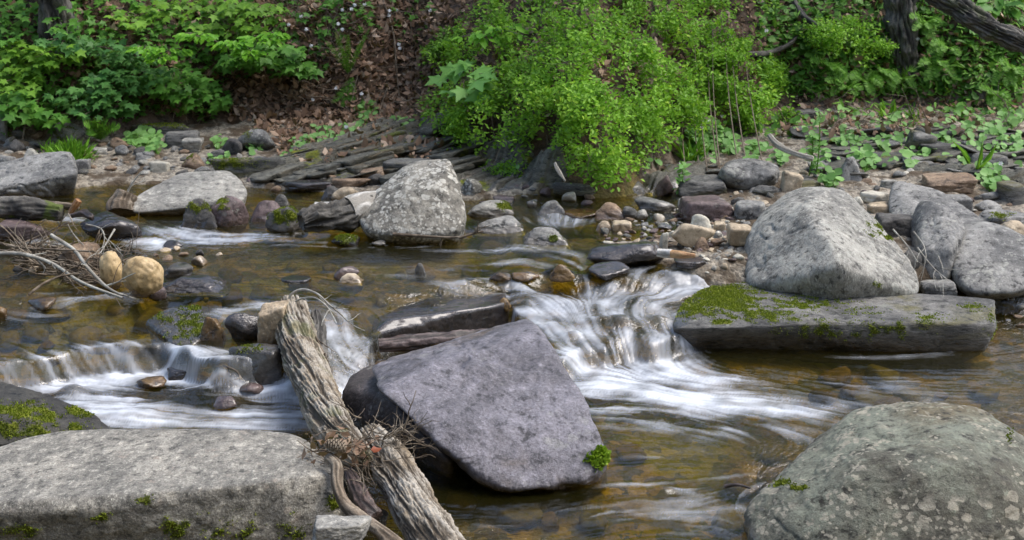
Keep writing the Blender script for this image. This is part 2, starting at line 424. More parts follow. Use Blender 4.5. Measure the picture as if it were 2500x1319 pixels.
def finish_rock(name, V, Fc, mat, label, cat='rock', group=None, moss=(), wetline=.032, seed=0, wetall=0.0, mossmat='moss', mossden=130000, mossize=.0042):
    base = np.array([V[:, 0].mean(), V[:, 1].mean(), float(V[:, 2].min())])
    N = vnormals(V, Fc)
    lvl = look(G_W, V[:, 0], V[:, 1]); lnd = look(G_L, V[:, 0], V[:, 1])
    nz = pnoise(V, 12, seed)
    wet = 1-sstep(wetline*.4, wetline*1.3, V[:, 2]-lvl+nz*.02)
    wet = np.where(lnd > lvl+.01, 0, wet); wet = np.maximum(wet, wetall)
    ms = np.zeros(len(V)); px, py = proj(V); facing = (N*(np.array([0, 0, CH])-V)).sum(1) > 0
    hard = np.zeros(len(V))
    gs_ = []
    for mm in moss:
        cx, cy, rx, ry = mm[:4]; st = mm[4] if len(mm) > 4 else 1.0
        g = np.clip(1.35-np.sqrt(((px-cx)/rx)**2+((py-cy)/ry)**2), 0, 1)*st
        ms = np.maximum(ms, g); gs_.append(g)
    ms = ms*facing
    nn = fbm(V, 28, 3, seed+3)
    hard = np.clip((ms-.36+nn*.62)*1.7, 0, 1)*(ms > .05)
    root = None
    o = mesh_obj(name, V-base, Fc, mat, attrs={'wet': wet, 'moss': hard*.75})
    o.location = base
    tag(o, label, cat, group)
    if len(moss):
        for i, g in enumerate(gs_):
            mine = g >= np.max(gs_, axis=0)-1e-9
            t = tufts(V-base, Fc, hard*mine, mossden, mossize, seed+i)
            if t is not None: mesh_obj('moss', t[0], t[1], M[mossmat], o, False, {'tint': t[2]})
    return o
def big_rock(name, pts, mat, label, bottom=-.12, back=.25, shrink=.75, sub=6, p=14, rough=.02, cracks=0, chips=0, seed=1, strata=None, extra=(), foot=True, **kw):
    """pts: (px, py, Y) corners that show; the hidden back and foot are added behind and below"""
    A = np.array([atY(*q) for q in pts])
    c = A.mean(0); B = A.copy(); B[:, :2] = c[:2]+(A[:, :2]-c[:2])*shrink; B[:, 1] += back
    B[:, 2] = np.minimum(B[:, 2]*.96, A[:, 2].max()*.92)
    Cc = A.copy(); Cc[:, :2] = c[:2]+(A[:, :2]-c[:2])*.85; Cc[:, 2] = bottom; Cc[:, 1] += .06
    P = np.vstack([A, B]+([Cc] if foot else [])+([np.array(extra)] if len(extra) else []))
    V, Fc = star_rock(P, sub, p, chips, seed, rough, cracks, strata)
    return finish_rock(name, V, Fc, mat, label, seed=seed, **kw)

RK = []
def keep(o): RK.append(o); return o
keep(big_rock('boulder', [(1310, 796, 3.86), (1345, 838, 3.76), (1400, 948, 3.60), (1468, 1060, 3.42), (1480, 1100, 3.38), (1460, 1160, 3.33), (1350, 1188, 3.28), (1250, 1200, 3.26), (1175, 1190, 3.30),
    (1090, 1100, 3.34), (990, 1010, 3.42), (938, 955, 3.50), (930, 903, 3.70), (1100, 866, 3.84), (1210, 836, 3.86), (900, 905, 3.74)],
    M['violet'], "large smooth violet grey boulder with slanting face beside the fallen log", bottom=-.02, back=.22, shrink=.8, sub=7, p=30, rough=.032, cracks=.006, seed=3,
    foot=False, extra=[(-.16, 3.85, -.1), (.02, 3.62, -.1), (.05, 3.48, -.1), (.28, 3.5, -.1), (-.3, 3.95, 0)], moss=[(1458, 1118, 22, 26)], mossmat='vine', mossize=.011, mossden=160000, wetline=.035))
_f = big_rock('flank', [(833, 952, 3.80), (848, 926, 3.84), (880, 908, 3.86), (935, 898, 3.86), (836, 1010, 3.77), (866, 1066, 3.72), (950, 1100, 3.62), (1040, 1142, 3.50), (1100, 1172, 3.42), (940, 965, 3.66), (1000, 1040, 3.54), (1090, 1120, 3.42)],
    M['violetbrown'], None, None, foot=False, extra=[(-.42, 3.80, -.1), (-.2, 3.62, -.1), (-.12, 3.52, -.1), (0, 3.8, -.1)], back=.12, sub=6, p=26, rough=.03, cracks=.01, seed=5, wetline=.05)
_f.parent = RK[0]; _f.location = _f.location-RK[0].location; del _f['category']
keep(big_rock('boulder', [(-260, 1190, 3.0), (-120, 1125, 3.32), (0, 1092, 3.42), (60, 1072, 3.46), (130, 1056, 3.50), (300, 1058, 3.50), (480, 1056, 3.50), (620, 1060, 3.48), (720, 1070, 3.42), (785, 1108, 3.30), (822, 1148, 3.16),
    (812, 1165, 3.06), (690, 1180, 2.98), (550, 1192, 2.93), (400, 1212, 2.89), (260, 1235, 2.85), (120, 1250, 2.82), (0, 1215, 2.84), (-200, 1250, 2.80), (835, 1180, 3.06)],
    M['topslab'], "huge pale flat-topped boulder filling the near left corner", foot=False, extra=[(-1.3, 2.9, -.15), (-.75, 2.95, -.15), (-.42, 3.0, -.15), (-.36, 3.2, -.15), (-.4, 3.6, -.15), (-1.4, 3.6, -.15)], back=.05, shrink=.95, sub=7, p=36, rough=.02, cracks=.005, seed=8, wetline=.01,
    moss=[(815, 1225, 22, 32), (345, 1222, 30, 12, .8), (240, 1260, 30, 20, .6), (60, 1300, 60, 30, .6), (730, 1290, 30, 40, .6), (560, 1290, 120, 40, .45), (420, 1290, 60, 40, .5)]))
keep(big_rock('boulder', [(-120, 900, 3.95), (0, 930, 3.86), (100, 960, 3.80), (180, 990, 3.76), (245, 1024, 3.71), (268, 1046, 3.67), (258, 1060, 3.64), (120, 1075, 3.60), (0, 1085, 3.58), (-150, 1100, 3.5), (-20, 1010, 3.62), (130, 1030, 3.66)],
    M['mossrock'], "dark wedge boulder with bright moss at the left edge", bottom=-.1, back=.02, sub=6, p=60, rough=.016, cracks=.012, seed=12, wetline=.01,
    moss=[(200, 1006, 45, 14), (40, 1005, 100, 28, .9), (110, 1020, 50, 22), (60, 1050, 130, 32, .8), (190, 1045, 50, 18, .7)]))
keep(big_rock('boulder', [(1803, 1275, 3.05), (1813, 1225, 3.10), (1870, 1168, 3.18), (1930, 1118, 3.26), (1990, 1080, 3.32), (2030, 1042, 3.36), (2085, 1008, 3.38), (2160, 980, 3.40), (2270, 973, 3.40), (2380, 982, 3.38), (2445, 1008, 3.30),
    (2500, 1060, 3.24), (2580, 1130, 3.14), (2100, 1130, 3.02), (2300, 1100, 3.0), (2450, 1150, 2.92), (2100, 1250, 2.88), (1840, 1350, 2.92), (2000, 1380, 2.82), (2300, 1400, 2.74), (2560, 1380, 2.76)],
    M['lichen'], "broad rounded boulder patterned with lichen in the near right corner", bottom=-.12, back=.1, sub=7, p=20, rough=.030, cracks=.008, seed=17, wetline=.03,
    moss=[(1905, 1180, 24, 16, .8), (1945, 1190, 34, 9, .9), (2465, 1060, 8, 22, .7)], mossmat='mossdark'))
keep(big_rock('boulder', [(1816, 655, 5.15), (1812, 605, 5.25), (1832, 556, 5.25), (1900, 496, 5.35), (1955, 470, 5.38), (2012, 458, 5.38), (2062, 466, 5.38), (2110, 506, 5.34), (2180, 588, 5.2), (2228, 645, 5.02), (2252, 690, 4.9),
    (2240, 722, 4.83), (2150, 718, 4.78), (2055, 706, 4.72), (1950, 698, 4.78), (1860, 696, 4.86), (1820, 695, 4.95), (1962, 512, 5.10), (2022, 582, 4.84), (2046, 650, 4.70)],
    M['greyspot'], "tallest grey boulder, peaked and speckled, behind the long mossy slab", bottom=.0, back=.25, sub=7, p=34, rough=.018, cracks=.012, seed=21, wetline=.005,
    moss=[(2140, 560, 26, 22, .55), (2170, 580, 14, 7, .9), (2145, 695, 14, 9, .5)]))
keep(big_rock('rock_slab', [(1800, 684, 4.98), (1900, 694, 4.96), (2050, 712, 4.92), (2250, 724, 4.88), (2425, 737, 4.82), (1720, 700, 4.90), (1655, 750, 4.66), (1636, 790, 4.52), (1650, 802, 4.48), (1800, 800, 4.46),
    (1950, 792, 4.46), (2200, 776, 4.50), (2385, 790, 4.48), (2434, 755, 4.66), (2434, 800, 4.50), (1650, 832, 4.52), (1900, 840, 4.50), (2150, 848, 4.50), (2415, 858, 4.48)],
    M['slate'], "long low slab of dark rock with a mossy left end under the tall boulder", bottom=-.08, back=.0, shrink=1, sub=7, p=44, rough=.018, cracks=.006, seed=25, wetline=.075,
    moss=[(1770, 730, 95, 42, 1.1), (1690, 755, 60, 25, 1), (1860, 770, 110, 22, .75), (1960, 740, 120, 25, .62), (1765, 785, 30, 10, .8), (2100, 760, 60, 12, .45), (2380, 750, 40, 12, .6), (2420, 800, 16, 40, .6), (2080, 805, 190, 26, .6), (2270, 780, 50, 18, .6)], mossize=.004))
keep(big_rock('boulder', [(870, 522, 5.62), (884, 490, 5.7), (930, 448, 5.76), (990, 406, 5.8), (1050, 389, 5.82), (1098, 387, 5.8), (1116, 420, 5.75), (1130, 468, 5.66), (1142, 510, 5.6), (1138, 542, 5.52), (1122, 566, 5.48), (1050, 576, 5.44),
    (930, 574, 5.46), (888, 562, 5.50), (1000, 470, 5.55), (1080, 450, 5.6)],
    M['white'], "pale leaning boulder blotched white with lichen in midstream", bottom=.1, back=.2, sub=6, p=22, rough=.022, cracks=.006, seed=31, wetline=.02))
keep(big_rock('boulder', [(320, 498, 6.0), (345, 470, 6.1), (430, 424, 6.3), (500, 418, 6.35), (560, 419, 6.35), (598, 448, 6.2), (605, 470, 6.1), (590, 492, 5.98), (450, 508, 5.92), (322, 520, 5.92), (500, 470, 6.0)],
    M['pale'], "flat pale grey boulder sloping to the left in the far pool", bottom=.12, back=.15, sub=6, p=24, rough=.014, cracks=.01, seed=35, wetline=.03))
keep(big_rock('boulder', [(-120, 430, 6.5), (-20, 400, 6.6), (120, 374, 6.6), (165, 376, 6.55), (186, 410, 6.4), (184, 425, 6.35), (90, 455, 6.3), (0, 476, 6.25), (-100, 480, 6.2)],
    M['grey'], "angular grey boulder with pale broken edge at the far left bank", bottom=.12, back=.2, sub=6, p=28, rough=.03, cracks=.02, seed=37))
keep(big_rock('boulder', [(2244, 560, 5.25), (2262, 510, 5.35), (2285, 490, 5.38), (2330, 515, 5.3), (2362, 560, 5.2), (2330, 600, 5.05), (2320, 680, 5.0), (2265, 690, 5.05), (2250, 620, 5.1)],
    M['grey'], "upright narrow grey boulder between the tall boulder and the round one", bottom=.05, back=.2, sub=6, p=20, rough=.03, cracks=.01, seed=41))
keep(big_rock('boulder', [(2318, 655, 5.0), (2328, 610, 5.1), (2370, 562, 5.2), (2420, 545, 5.22), (2480, 560, 5.2), (2560, 600, 5.1), (2600, 660, 5.0), (2540, 705, 4.88), (2440, 722, 4.85), (2350, 712, 4.9)],
    M['grey'], "round dark grey boulder at the right edge behind the slab", bottom=.05, back=.25, sub=6, p=10, rough=.015, seed=43))
keep(big_rock('boulder', [(2168, 490, 5.75), (2180, 450, 5.85), (2200, 440, 5.88), (2300, 470, 5.8), (2380, 520, 5.6), (2430, 570, 5.4), (2350, 590, 5.4), (2240, 530, 5.5), (2180, 530, 5.6)],
    M['grey'], "long angular grey slab leaning behind the upright boulder", bottom=.15, back=.15, sub=6, p=34, rough=.015, cracks=.01, seed=47))
# sunken slab in the middle with a sheet of water over it
_t = [atz(q[0], q[1], q[2]) + (q[2],) for q in [(905, 822, .07), (950, 782, .109), (1050, 764, .110), (1200, 747, .112), (1243, 737, .108), (1225, 716, .095), (1000, 738, .092), (915, 780, .08)]]
_V, _F = star_rock(np.array(_t+[(q[0], q[1]-(0 if k < 5 else -.05), -.08) for k, q in enumerate(_t)]), 6, 60, 0, 51, .022, .008)
keep(finish_rock('rock_slab', _V, _F, M['wet'], "black wet slab with water trickling over its front edge in midstream", seed=51, wetline=.3))
# the mossy end of the left shelf
keep(big_rock('boulder', [(350, 780, 4.48), (395, 762, 4.52), (440, 745, 4.60), (490, 742, 4.62), (500, 770, 4.52), (496, 822, 4.38), (470, 850, 4.30), (440, 856, 4.27), (400, 812, 4.38)],
    M['dark'], "dark mossy rock at the right end of the left waterfall", bottom=-.05, back=.05, sub=6, p=14, rough=.05, seed=53, wetline=.1, moss=[(472, 748, 30, 12, 1.1), (455, 800, 50, 50, .75), (400, 775, 40, 14, .7)], mossmat='mossdark'))
# ------------------------------------------------------------ stones fitted to where they stand
def stone(b, mat, label, shape='round', depth=.8, bury=.3, seed=None, sub=4, name='rock', z=None, moss=(), group=None, rot=0, **kw):
    global _sd
    x0, y0, x1, y1 = b
    seed = (int(x0*7+y0*13) % 9973) if seed is None else seed
    r = np.random.default_rng(seed)
    if shape == 'round':
        P = r.normal(size=(14, 3)); P /= np.linalg.norm(P, axis=1)[:, None]; p = 10; rough = .045
    elif shape == 'egg':
        P = r.normal(size=(60, 3)); P /= np.linalg.norm(P, axis=1)[:, None]; p = 7; rough = .05
    elif shape == 'block':
        P = np.array([(a, c, e) for a in (-1, 1) for c in (-1, 1) for e in (-1, 1)], float)*r.uniform(.58, 1.08, (8, 3)); p = 22; rough = .045
    elif shape == 'flat':
        P = r.normal(size=(16, 3)); P[:, 2] = np.sign(P[:, 2])*.8; P[:, :2] /= np.linalg.norm(P[:, :2], axis=1)[:, None]; p = 18; rough = .045
    elif shape == 'peak':
        P = np.array([(-1, -.7, -1), (1, -.8, -1), (1, .8, -1), (-1, .8, -1), (-.3, -.2, 1), (.25, .1, .9), (-.8, -.3, -.1), (.75, -.5, 0)], float)*r.uniform(.85, 1.1, (8, 3)); p = 16; rough = .05
    V, Fc = star_rock(P, sub, p, 0 if shape == 'egg' else 4 if shape != 'flat' else 1, seed, rough, cracks=.01)
    V = V-(V.max(0)+V.min(0))/2; V = V/np.ptp(V, axis=0)
    if rot:
        c, s = math.cos(rot), math.sin(rot); V = V@np.array([[c, 0, s], [0, 1, 0], [-s, 0, c]]); V = V/np.ptp(V, axis=0)
    cx = (x0+x1)/2
    h = hit(cx, y1-1); D = h[1]*cp-(h[2]-CH)*sp
    w = (x1-x0)/F*D; sc = np.array([w, w*depth, (y1-y0)/F*D*1.2]); c = h+np.array([0, sc[1]*.35, 0])
    zz = h[2] if z is None else z
    for _ in range(7):
        c[2] = zz+sc[2]*(.5-bury)
        X = V*sc+c
        up = X[:, 2] > look(G_S, X[:, 0], X[:, 1])-.001 if z is None else np.ones(len(X), bool)
        if up.sum() < 8: c[2] += .01; sc[2] *= 1.3; continue
        px, py = proj(X[up]); l, rr, t, bb = px.min(), px.max(), py.min(), py.max()
        sc[0] *= np.clip((x1-x0)/(rr-l), .7, 1.4); sc[1] = sc[0]*depth
        c[0] += (cx-(l+rr)/2)/F*D
        c[1] += np.clip((bb-y1), -20, 20)/F*D/sp*.5
        sc[2] *= np.clip(1+((bb-t)*-1+(y1-y0))/max(20, (y1-y0))*.8, .7, 1.3); sc[2] = max(sc[2], .012)
        if z is None: zz = float(look(G_S, c[0], c[1]))
    return keep(finish_rock(name, V*sc+c, Fc, M[mat] if isinstance(mat, str) else mat, label, 'rock', group, moss, seed=seed, **kw))

S = [
 ((-20, 262, 20, 345), 'grey', 'upright grey rock at the far left edge of the bank', 'block', {}),
 ((126, 298, 210, 352), 'grey', 'round lichen-grey rock behind the fern on the left bank', 'round', dict(moss=[(150, 330, 40, 25, .45)])),
 ((58, 362, 101, 390), 'pale', 'small pale stone just above the angular left boulder', 'peak', {}),
 ((-20, 378, 42, 430), 'grey', 'dark block behind the angular boulder at the left edge', 'block', {}),
 ((22, 340, 62, 372), 'dark', 'dark stone in shade near the left edge under the bushes', 'round', {}),
 ((124, 437, 183, 473), 'tan', 'rounded tan grey stone in the water under the angular left boulder', 'round', {}),
 ((182, 388, 223, 416), 'grey', 'grey stone to the right of the grass tuft', 'block', {}),
 ((268, 334, 316, 362), 'brown', 'brown oval stone left of the leafy rosette', 'round', {}),
 ((280, 354, 316, 380), 'grey', 'grey stone under the brown oval stone', 'round', {}),
 ((222, 360, 262, 380), 'pale', 'small flat stone under the fern', 'flat', {}),
 ((330, 372, 372, 392), 'grey', 'low grey stone under the leafy rosette', 'flat', {}),
 ((318, 300, 470, 330), 'slate', 'long mossy ledge stone at the foot of the left bank', 'flat', dict(moss=[(400, 305, 70, 12, .55)], depth=.4)),
 ((402, 318, 492, 366), 'slate', 'squared brown grey block behind the bluish white stone', 'block', {}),
 ((443, 336, 498, 373), 'pale', 'bluish white wedge stone on the far gravel', 'peak', dict(rot=math.pi)),
 ((363, 392, 417, 422), 'cream', 'cream white stone at the far water edge', 'block', {}),
 ((443, 374, 502, 412), 'brown', 'brown mossy stone right of the cream white stone', 'round', dict(moss=[(460, 385, 24, 14, .7)])),
 ((500, 364, 562, 398), 'slate', 'slate blue flat stone between the mossy brown stone and the oval', 'peak', {}),
 ((538, 338, 592, 378), 'dark', 'dark stone leaning on the big oval rock', 'round', {}),
 ((573, 314, 672, 368), 'grey', 'big oval grey green rock on the far gravel below the leaf litter', 'round', dict(moss=[(600, 330, 50, 18, .35)])),
 ((505, 384, 702, 436), 'slate', 'long low ledge with moss above the flat pale boulder', 'flat', dict(moss=[(570, 398, 75, 16, .75)], depth=.5, sub=5)),
 ((195, 515, 347, 585), 'wet', 'glossy wet black boulder left of the small far cascade', 'round', dict(sub=5)),
 ((440, 484, 535, 556), 'dark', 'mossy dark stone at the right side of the small far cascade', 'peak', dict(moss=[(485, 505, 40, 22, .75)], sub=5)),
 ((512, 477, 608, 554), 'rust', 'rounded purple brown rock with a moss streak beside the far cascade', 'round', dict(moss=[(545, 500, 18, 18, .75)], sub=5)),
 ((610, 489, 702, 542), 'rust', 'smooth reddish brown rock right of the far cascade', 'peak', {}),
 ((648, 504, 752, 568), 'dark', 'bright green moss covered rock left of the broken dark log', 'round', dict(moss=[(705, 525, 55, 24, 1.0)], sub=5)),
 ((-30, 526, 126, 590), 'rust', 'low flat brown grey stone at the left edge by the twig pile', 'flat', dict(sub=5)),
 ((398, 586, 446, 607), 'wet', 'small black stone in the white water below the far cascade', 'round', {}),
 ((136, 591, 244, 665), 'brown', 'grey brown domed stone behind the twig pile', 'round', dict(sub=5)),
 ((242, 612, 300, 708), 'golden', 'upright narrow tan stone beside the golden tan stone', 'egg', dict(sub=5, bury=.1, wetline=.05)),
 ((297, 625, 400, 728), 'golden', 'golden tan rounded block with a wet amber foot', 'egg', dict(sub=5, bury=.08, depth=.8, wetline=.05, seed=11)),
 ((390, 671, 553, 717), 'wet', 'flat black pointed stone right of the golden tan stone', 'peak', dict(sub=5)),
 ((360, 699, 408, 733), 'rust', 'small round brown stone at the foot of the golden tan stone', 'round', {}),
 ((466, 624, 507, 650), 'tan', 'small tan stone in the shallows beyond the flat black stone', 'round', {}),
 ((393, 640, 472, 678), 'dark', 'dark mossy hump in the water behind the flat black stone', 'flat', {}),
 ((68, 724, 138, 760), 'wetbrown', 'wet brown hump with water sliding over it at the left', 'round', {}),
 ((-20, 744, 18, 780), 'wetbrown', 'wet brown stone cut by the left edge above the waterfall', 'round', {}),
 ((486, 773, 550, 832), 'wetbrown', 'shiny amber stone next to the mossy waterfall rock', 'peak', dict(sub=5)),
 ((548, 764, 650, 828), 'wet', 'blue black wet rock between the amber stone and the log stone', 'round', dict(sub=5, depth=.5)),
 ((628, 733, 712, 845), 'tan', 'tall cracked tan brown rock that props the upper end of the log', 'block', dict(sub=6, bury=.1, depth=.9, wetline=.03)),
 ((550, 830, 700, 935), 'dark', 'dark mossy step with a trickle of water left of the log', 'flat', dict(sub=5, depth=.5, moss=[(600, 850, 60, 25, .5)], wetall=.7, mossmat='mossdark')),
 ((398, 876, 478, 926), 'wet', 'shiny black stone below the right end of the left waterfall', 'block', dict(sub=5)),
 ((333, 917, 407, 949), 'wetbrown', 'amber wet stone in the white water under the left waterfall', 'round', {}),
 ((584, 934, 645, 962), 'rust', 'low brown dome in the rapid left of the log', 'round', {}),
 ((520, 966, 578, 1000), 'rust', 'flat brown hump in the rapid nearest the near left boulder', 'round', {}),
 ((640, 893, 694, 926), 'wetbrown', 'wet brown stone against the left side of the log', 'round', {}),
 ((694, 438, 814, 464), 'wet', 'flat black wet stone in the far shallows', 'flat', dict(depth=.5)),
 ((762, 413, 826, 437), 'slate', 'flat olive stone at the far water edge', 'flat', {}),
 ((798, 404, 880, 428), 'grey', 'long flat grey stone at the foot of the layered bedrock', 'flat', dict(depth=.5)),
 ((878, 407, 940, 442), 'brown', 'brown block left of the square olive block', 'block', {}),
 ((934, 386, 1062, 436), 'slate', 'square olive block behind the blotched white boulder', 'block', dict(sub=5)),
 ((893, 424, 937, 454), 'dark', 'dark stone under the brown block', 'round', {}),
 ((808, 435, 906, 460), 'brown', 'narrow brown plank-shaped stone in the far shallows', 'flat', dict(depth=.4)),
 ((783, 454, 837, 490), 'dark', 'dark leaning stone left of the yellow streaked stone', 'peak', {}),
 ((808, 456, 881, 494), 'tan', 'oval grey stone streaked yellow left of the white boulder', 'round', {}),
 ((666, 474, 707, 502), 'slate', 'small grey green stone behind the reddish brown rock', 'peak', {}),
 ((808, 572, 880, 602), 'wet', 'small dark stone capped with a dome of bright moss', 'round', dict(moss=[(845, 580, 34, 14, 1.2)], mossden=150000)),
 ((906, 586, 942, 601), 'grey', 'tiny grey stone in front of the white boulder', 'round', {}),
 ((1140, 488, 1256, 532), 'pale', 'low rounded stone with moss on its right end', 'round', dict(moss=[(1235, 503, 24, 14, 1.2)], sub=5)),
 ((1158, 526, 1279, 572), 'grey', 'wedge-shaped grey stone in the water right of the white boulder', 'peak', dict(sub=5)),
 ((1128, 436, 1178, 478), 'white', 'knobbly white lichened stub at the right shoulder of the white boulder', 'round', {}),
 ((1203, 476, 1257, 496), 'rust', 'small brown stone behind the moss-ended stone', 'flat', {}),
 ((1350, 444, 1456, 480), 'slate', 'flat slate table stone in the far pool', 'flat', dict(depth=.5)),
 ((1371, 468, 1408, 492), 'cream', 'pale pebble standing in the far pool before the slate table', 'round', {}),
 ((1286, 489, 1311, 506), 'grey', 'tiny grey stone in the far pool left of the domed stone', 'round', {}),
 ((1312, 489, 1380, 524), 'grey', 'domed grey stone with wet foot in the far pool', 'peak', {}),
 ((1448, 494, 1530, 537), 'brown', 'brown peaked stone at the tip of the gravel bar', 'peak', {}),
 ((1370, 510, 1462, 534), 'wetbrown', 'wet brown ridge stone left of the brown peaked stone', 'flat', {}),
 ((1548, 479, 1652, 517), 'grey', 'grey sloping stone behind the tip of the gravel bar', 'flat', {}),
 ((1518, 504, 1560, 537), 'slate', 'blue grey stone right of the brown peaked stone', 'round', {}),
 ((1545, 511, 1583, 537), 'pale', 'pale grey cobble beside the blue grey stone', 'round', {}),
 ((1594, 521, 1624, 541), 'cream', 'cream pebble beside the grey cobbles on the bar', 'round', {}),
 ((1655, 476, 1797, 548), 'rust', 'broad pinkish grey rock in the middle of the gravel bar', 'flat', dict(sub=5, depth=.7)),
 ((1653, 484, 1694, 514), 'pale', 'pale leaning stone left behind the pinkish grey rock', 'flat', {}),
 ((1789, 488, 1872, 537), 'grey', 'grey faceted rock between the pinkish rock and the tall boulder', 'block', {}),
 ((1784, 481, 1818, 502), 'dark', 'dark wet stone behind the grey faceted rock', 'round', {}),
 ((1654, 426, 1775, 482), 'slate', 'squared slate block at the water edge under the round leaves', 'block', dict(sub=5)),
 ((1752, 386, 1904, 464), 'grey', 'large oval grey rock with a pale top on the far right bank', 'round', dict(sub=5)),
 ((1833, 452, 1902, 478), 'slate', 'flat oval stone in a puddle under the large oval rock', 'round', {}),
 ((1598, 428, 1646, 480), 'rust', 'narrow slanting brown stone beside the slate block', 'flat', dict(rot=-.8)),
 ((1904, 416, 1962, 468), 'tan', 'tan yellow cube-shaped stone right of the large oval rock', 'block', {}),
 ((1454, 539, 1496, 563), 'tan', 'small tan wedge at the edge of the shallows', 'peak', {}),
 ((1491, 537, 1542, 565), 'tan', 'tan slab-shaped cobble next to the small tan wedge', 'block', {}),
 ((1604, 544, 1642, 562), 'grey', 'grey cobble behind the cream flat stone', 'round', {}),
 ((1683, 523, 1738, 572), 'cream', 'cream rounded stone behind the slanting plank stone', 'round', dict(bury=.1)),
 ((1638, 545, 1748, 606), 'tan', 'long tan plank-shaped stone slanting on the gravel bar', 'block', dict(rot=-.55, depth=.35, bury=.05)),
 ((1609, 567, 1632, 612), 'cream', 'upright cream stone at the water edge of the bar', 'block', dict(bury=.05)),
 ((1624, 559, 1682, 582), 'cream', 'cream flat stone left under the plank-shaped stone', 'flat', {}),
 ((1741, 539, 1772, 569), 'tan', 'tan cobble right of the plank-shaped stone', 'block', {}),
 ((1774, 544, 1842, 602), 'tan', 'tan grey block against the left foot of the tall boulder', 'block', dict(bury=.1)),
 ((1740, 564, 1767, 583), 'pale', 'pale egg-shaped pebble before the tan grey block', 'round', {}),
 ((1694, 579, 1733, 612), 'brown', 'brown leaning cobble below the plank-shaped stone', 'peak', {}),
 ((1734, 582, 1772, 603), 'brown', 'flat brown cobble near the foot of the tall boulder', 'flat', {}),
 ((1432, 589, 1624, 652), 'wet', 'broad dark wet rock with a bluish shine above the rapid', 'round', dict(sub=5, depth=.6)),
 ((1276, 554, 1388, 600), 'grey', 'grey domed rock with one small moss spot in midstream', 'peak', dict(sub=5, moss=[(1350, 581, 14, 9, 1.2)])),
 ((1436, 638, 1538, 687), 'wet', 'glossy black block at the head of the right rapid', 'round', dict(sub=5, bury=.3)),
 ((1644, 627, 1724, 658), 'wet', 'flat glossy dark stone at the right of the rapid', 'flat', {}),
 ((1338, 655, 1402, 700), 'wetbrown', 'purple brown hump with water pouring past it at the rapid', 'peak', {}),
 ((1248, 655, 1318, 684), 'wetbrown', 'purple brown hump under thin water at the rapid', 'round', {}),
 ((1193, 662, 1248, 688), 'wetbrown', 'leftmost purple hump at the head of the rapid', 'round', {}),
 ((814, 650, 877, 682), 'rust', 'pinkish brown stone in the middle of the pool', 'round', {}),
 ((826, 667, 884, 694), 'tan', 'orange brown stone touching the pinkish brown stone', 'peak', {}),
 ((686, 676, 760, 693), 'wet', 'thin black sliver of stone in the middle pool', 'flat', {}),
 ((1012, 642, 1041, 673), 'dark', 'small dark pointed stone alone in the middle pool', 'peak', {}),
 ((1018, 815, 1178, 888), 'wetbrown', 'wet amber and black rock against the back of the violet boulder', 'flat', dict(sub=5, depth=.6, bury=.2)),
 ((880, 866, 970, 908), 'wetbrown', 'oblong golden brown wet stone left behind the violet boulder', 'block', dict(sub=5)),
 ((1218, 743, 1248, 775), 'wetbrown', 'small brown stone at the right tip of the black wet slab', 'round', {}),
 ((2042, 382, 2105, 446), 'grey', 'pointed grey brown stone behind the peak of the tall boulder', 'peak', {}),
 ((1925, 436, 2005, 462), 'slate', 'flat slate stone right of the tan yellow cube', 'flat', {}),
 ((2148, 438, 2192, 462), 'pale', 'small pale block left of the leaning slab on the right bank', 'block', {}),
 ((2100, 465, 2172, 498), 'cream', 'cream flat stone behind the right shoulder of the tall boulder', 'flat', {}),
 ((2078, 480, 2108, 508), 'cream', 'pale egg-shaped stone touching the tall boulder', 'round', {}),
 ((2116, 491, 2180, 524), 'tan', 'orange tan broken stone behind the dark shelf rock', 'block', {}),
 ((2128, 519, 2250, 582), 'dark', 'dark shelf rock in the gap behind the tall boulder', 'block', dict(sub=5)),
 ((2248, 421, 2388, 473), 'brown', 'broad brown grey block with a pale rim on the right bank', 'block', dict(sub=5)),
 ((2366, 373, 2462, 417), 'slate', 'blue grey wedge rock among the round leaves', 'flat', {}),
 ((2206, 316, 2290, 376), 'slate', 'slate slab jutting out under the right bank', 'block', dict(rot=-.3)),
 ((2240, 345, 2330, 378), 'slate', 'low slate step below the jutting slab', 'flat', {}),
 ((2378, 488, 2447, 517), 'grey', 'rounded grey cobble beyond the round right boulder', 'round', {}),
 ((2388, 468, 2442, 488), 'grey', 'flat grey cobble above the rounded cobble on the right', 'round', {}),
 ((2300, 474, 2378, 517), 'grey', 'angular grey stone behind the leaning slab', 'block', {}),
 ((2384, 512, 2520, 550), 'grey', 'low mossy stone at the right edge behind the round boulder', 'flat', dict(moss=[(2440, 527, 30, 12, .7)])),
 ((2438, 538, 2520, 572), 'tan', 'brown grey stone at the right edge above the round boulder', 'peak', {}),
 ((2240, 682, 2338, 730), 'grey', 'small dark grey block behind the slab between two boulders', 'block', dict(sub=5, bury=.1)),
 ((2276, 668, 2312, 688), 'tan', 'small tan stone in the dark gap above the grey block', 'round', {}),
 ((2203, 610, 2252, 658), 'dark', 'dark stone wedged right of the tall boulder', 'round', {}),
 ((2430, 440, 2520, 500), 'slate', 'sloping slate rock at the right edge of the bank', 'flat', {}),
 ((761, 1258, 908, 1345), 'pale', 'squared grey brown stone at the bottom edge beside the near left boulder', 'block', dict(sub=6, z=.14, bury=.5, depth=.7)),
 ((898, 1236, 948, 1292), 'dark', 'round dark stone under the split stem of the log', 'round', dict(sub=5)),
 ((1853, 1198, 1890, 1218), 'wetbrown', 'small amber stone beside the near right boulder', 'round', {}),
]
for b, mt, lb, sh, kw in S: stone(b, mt, lb, sh, **kw)

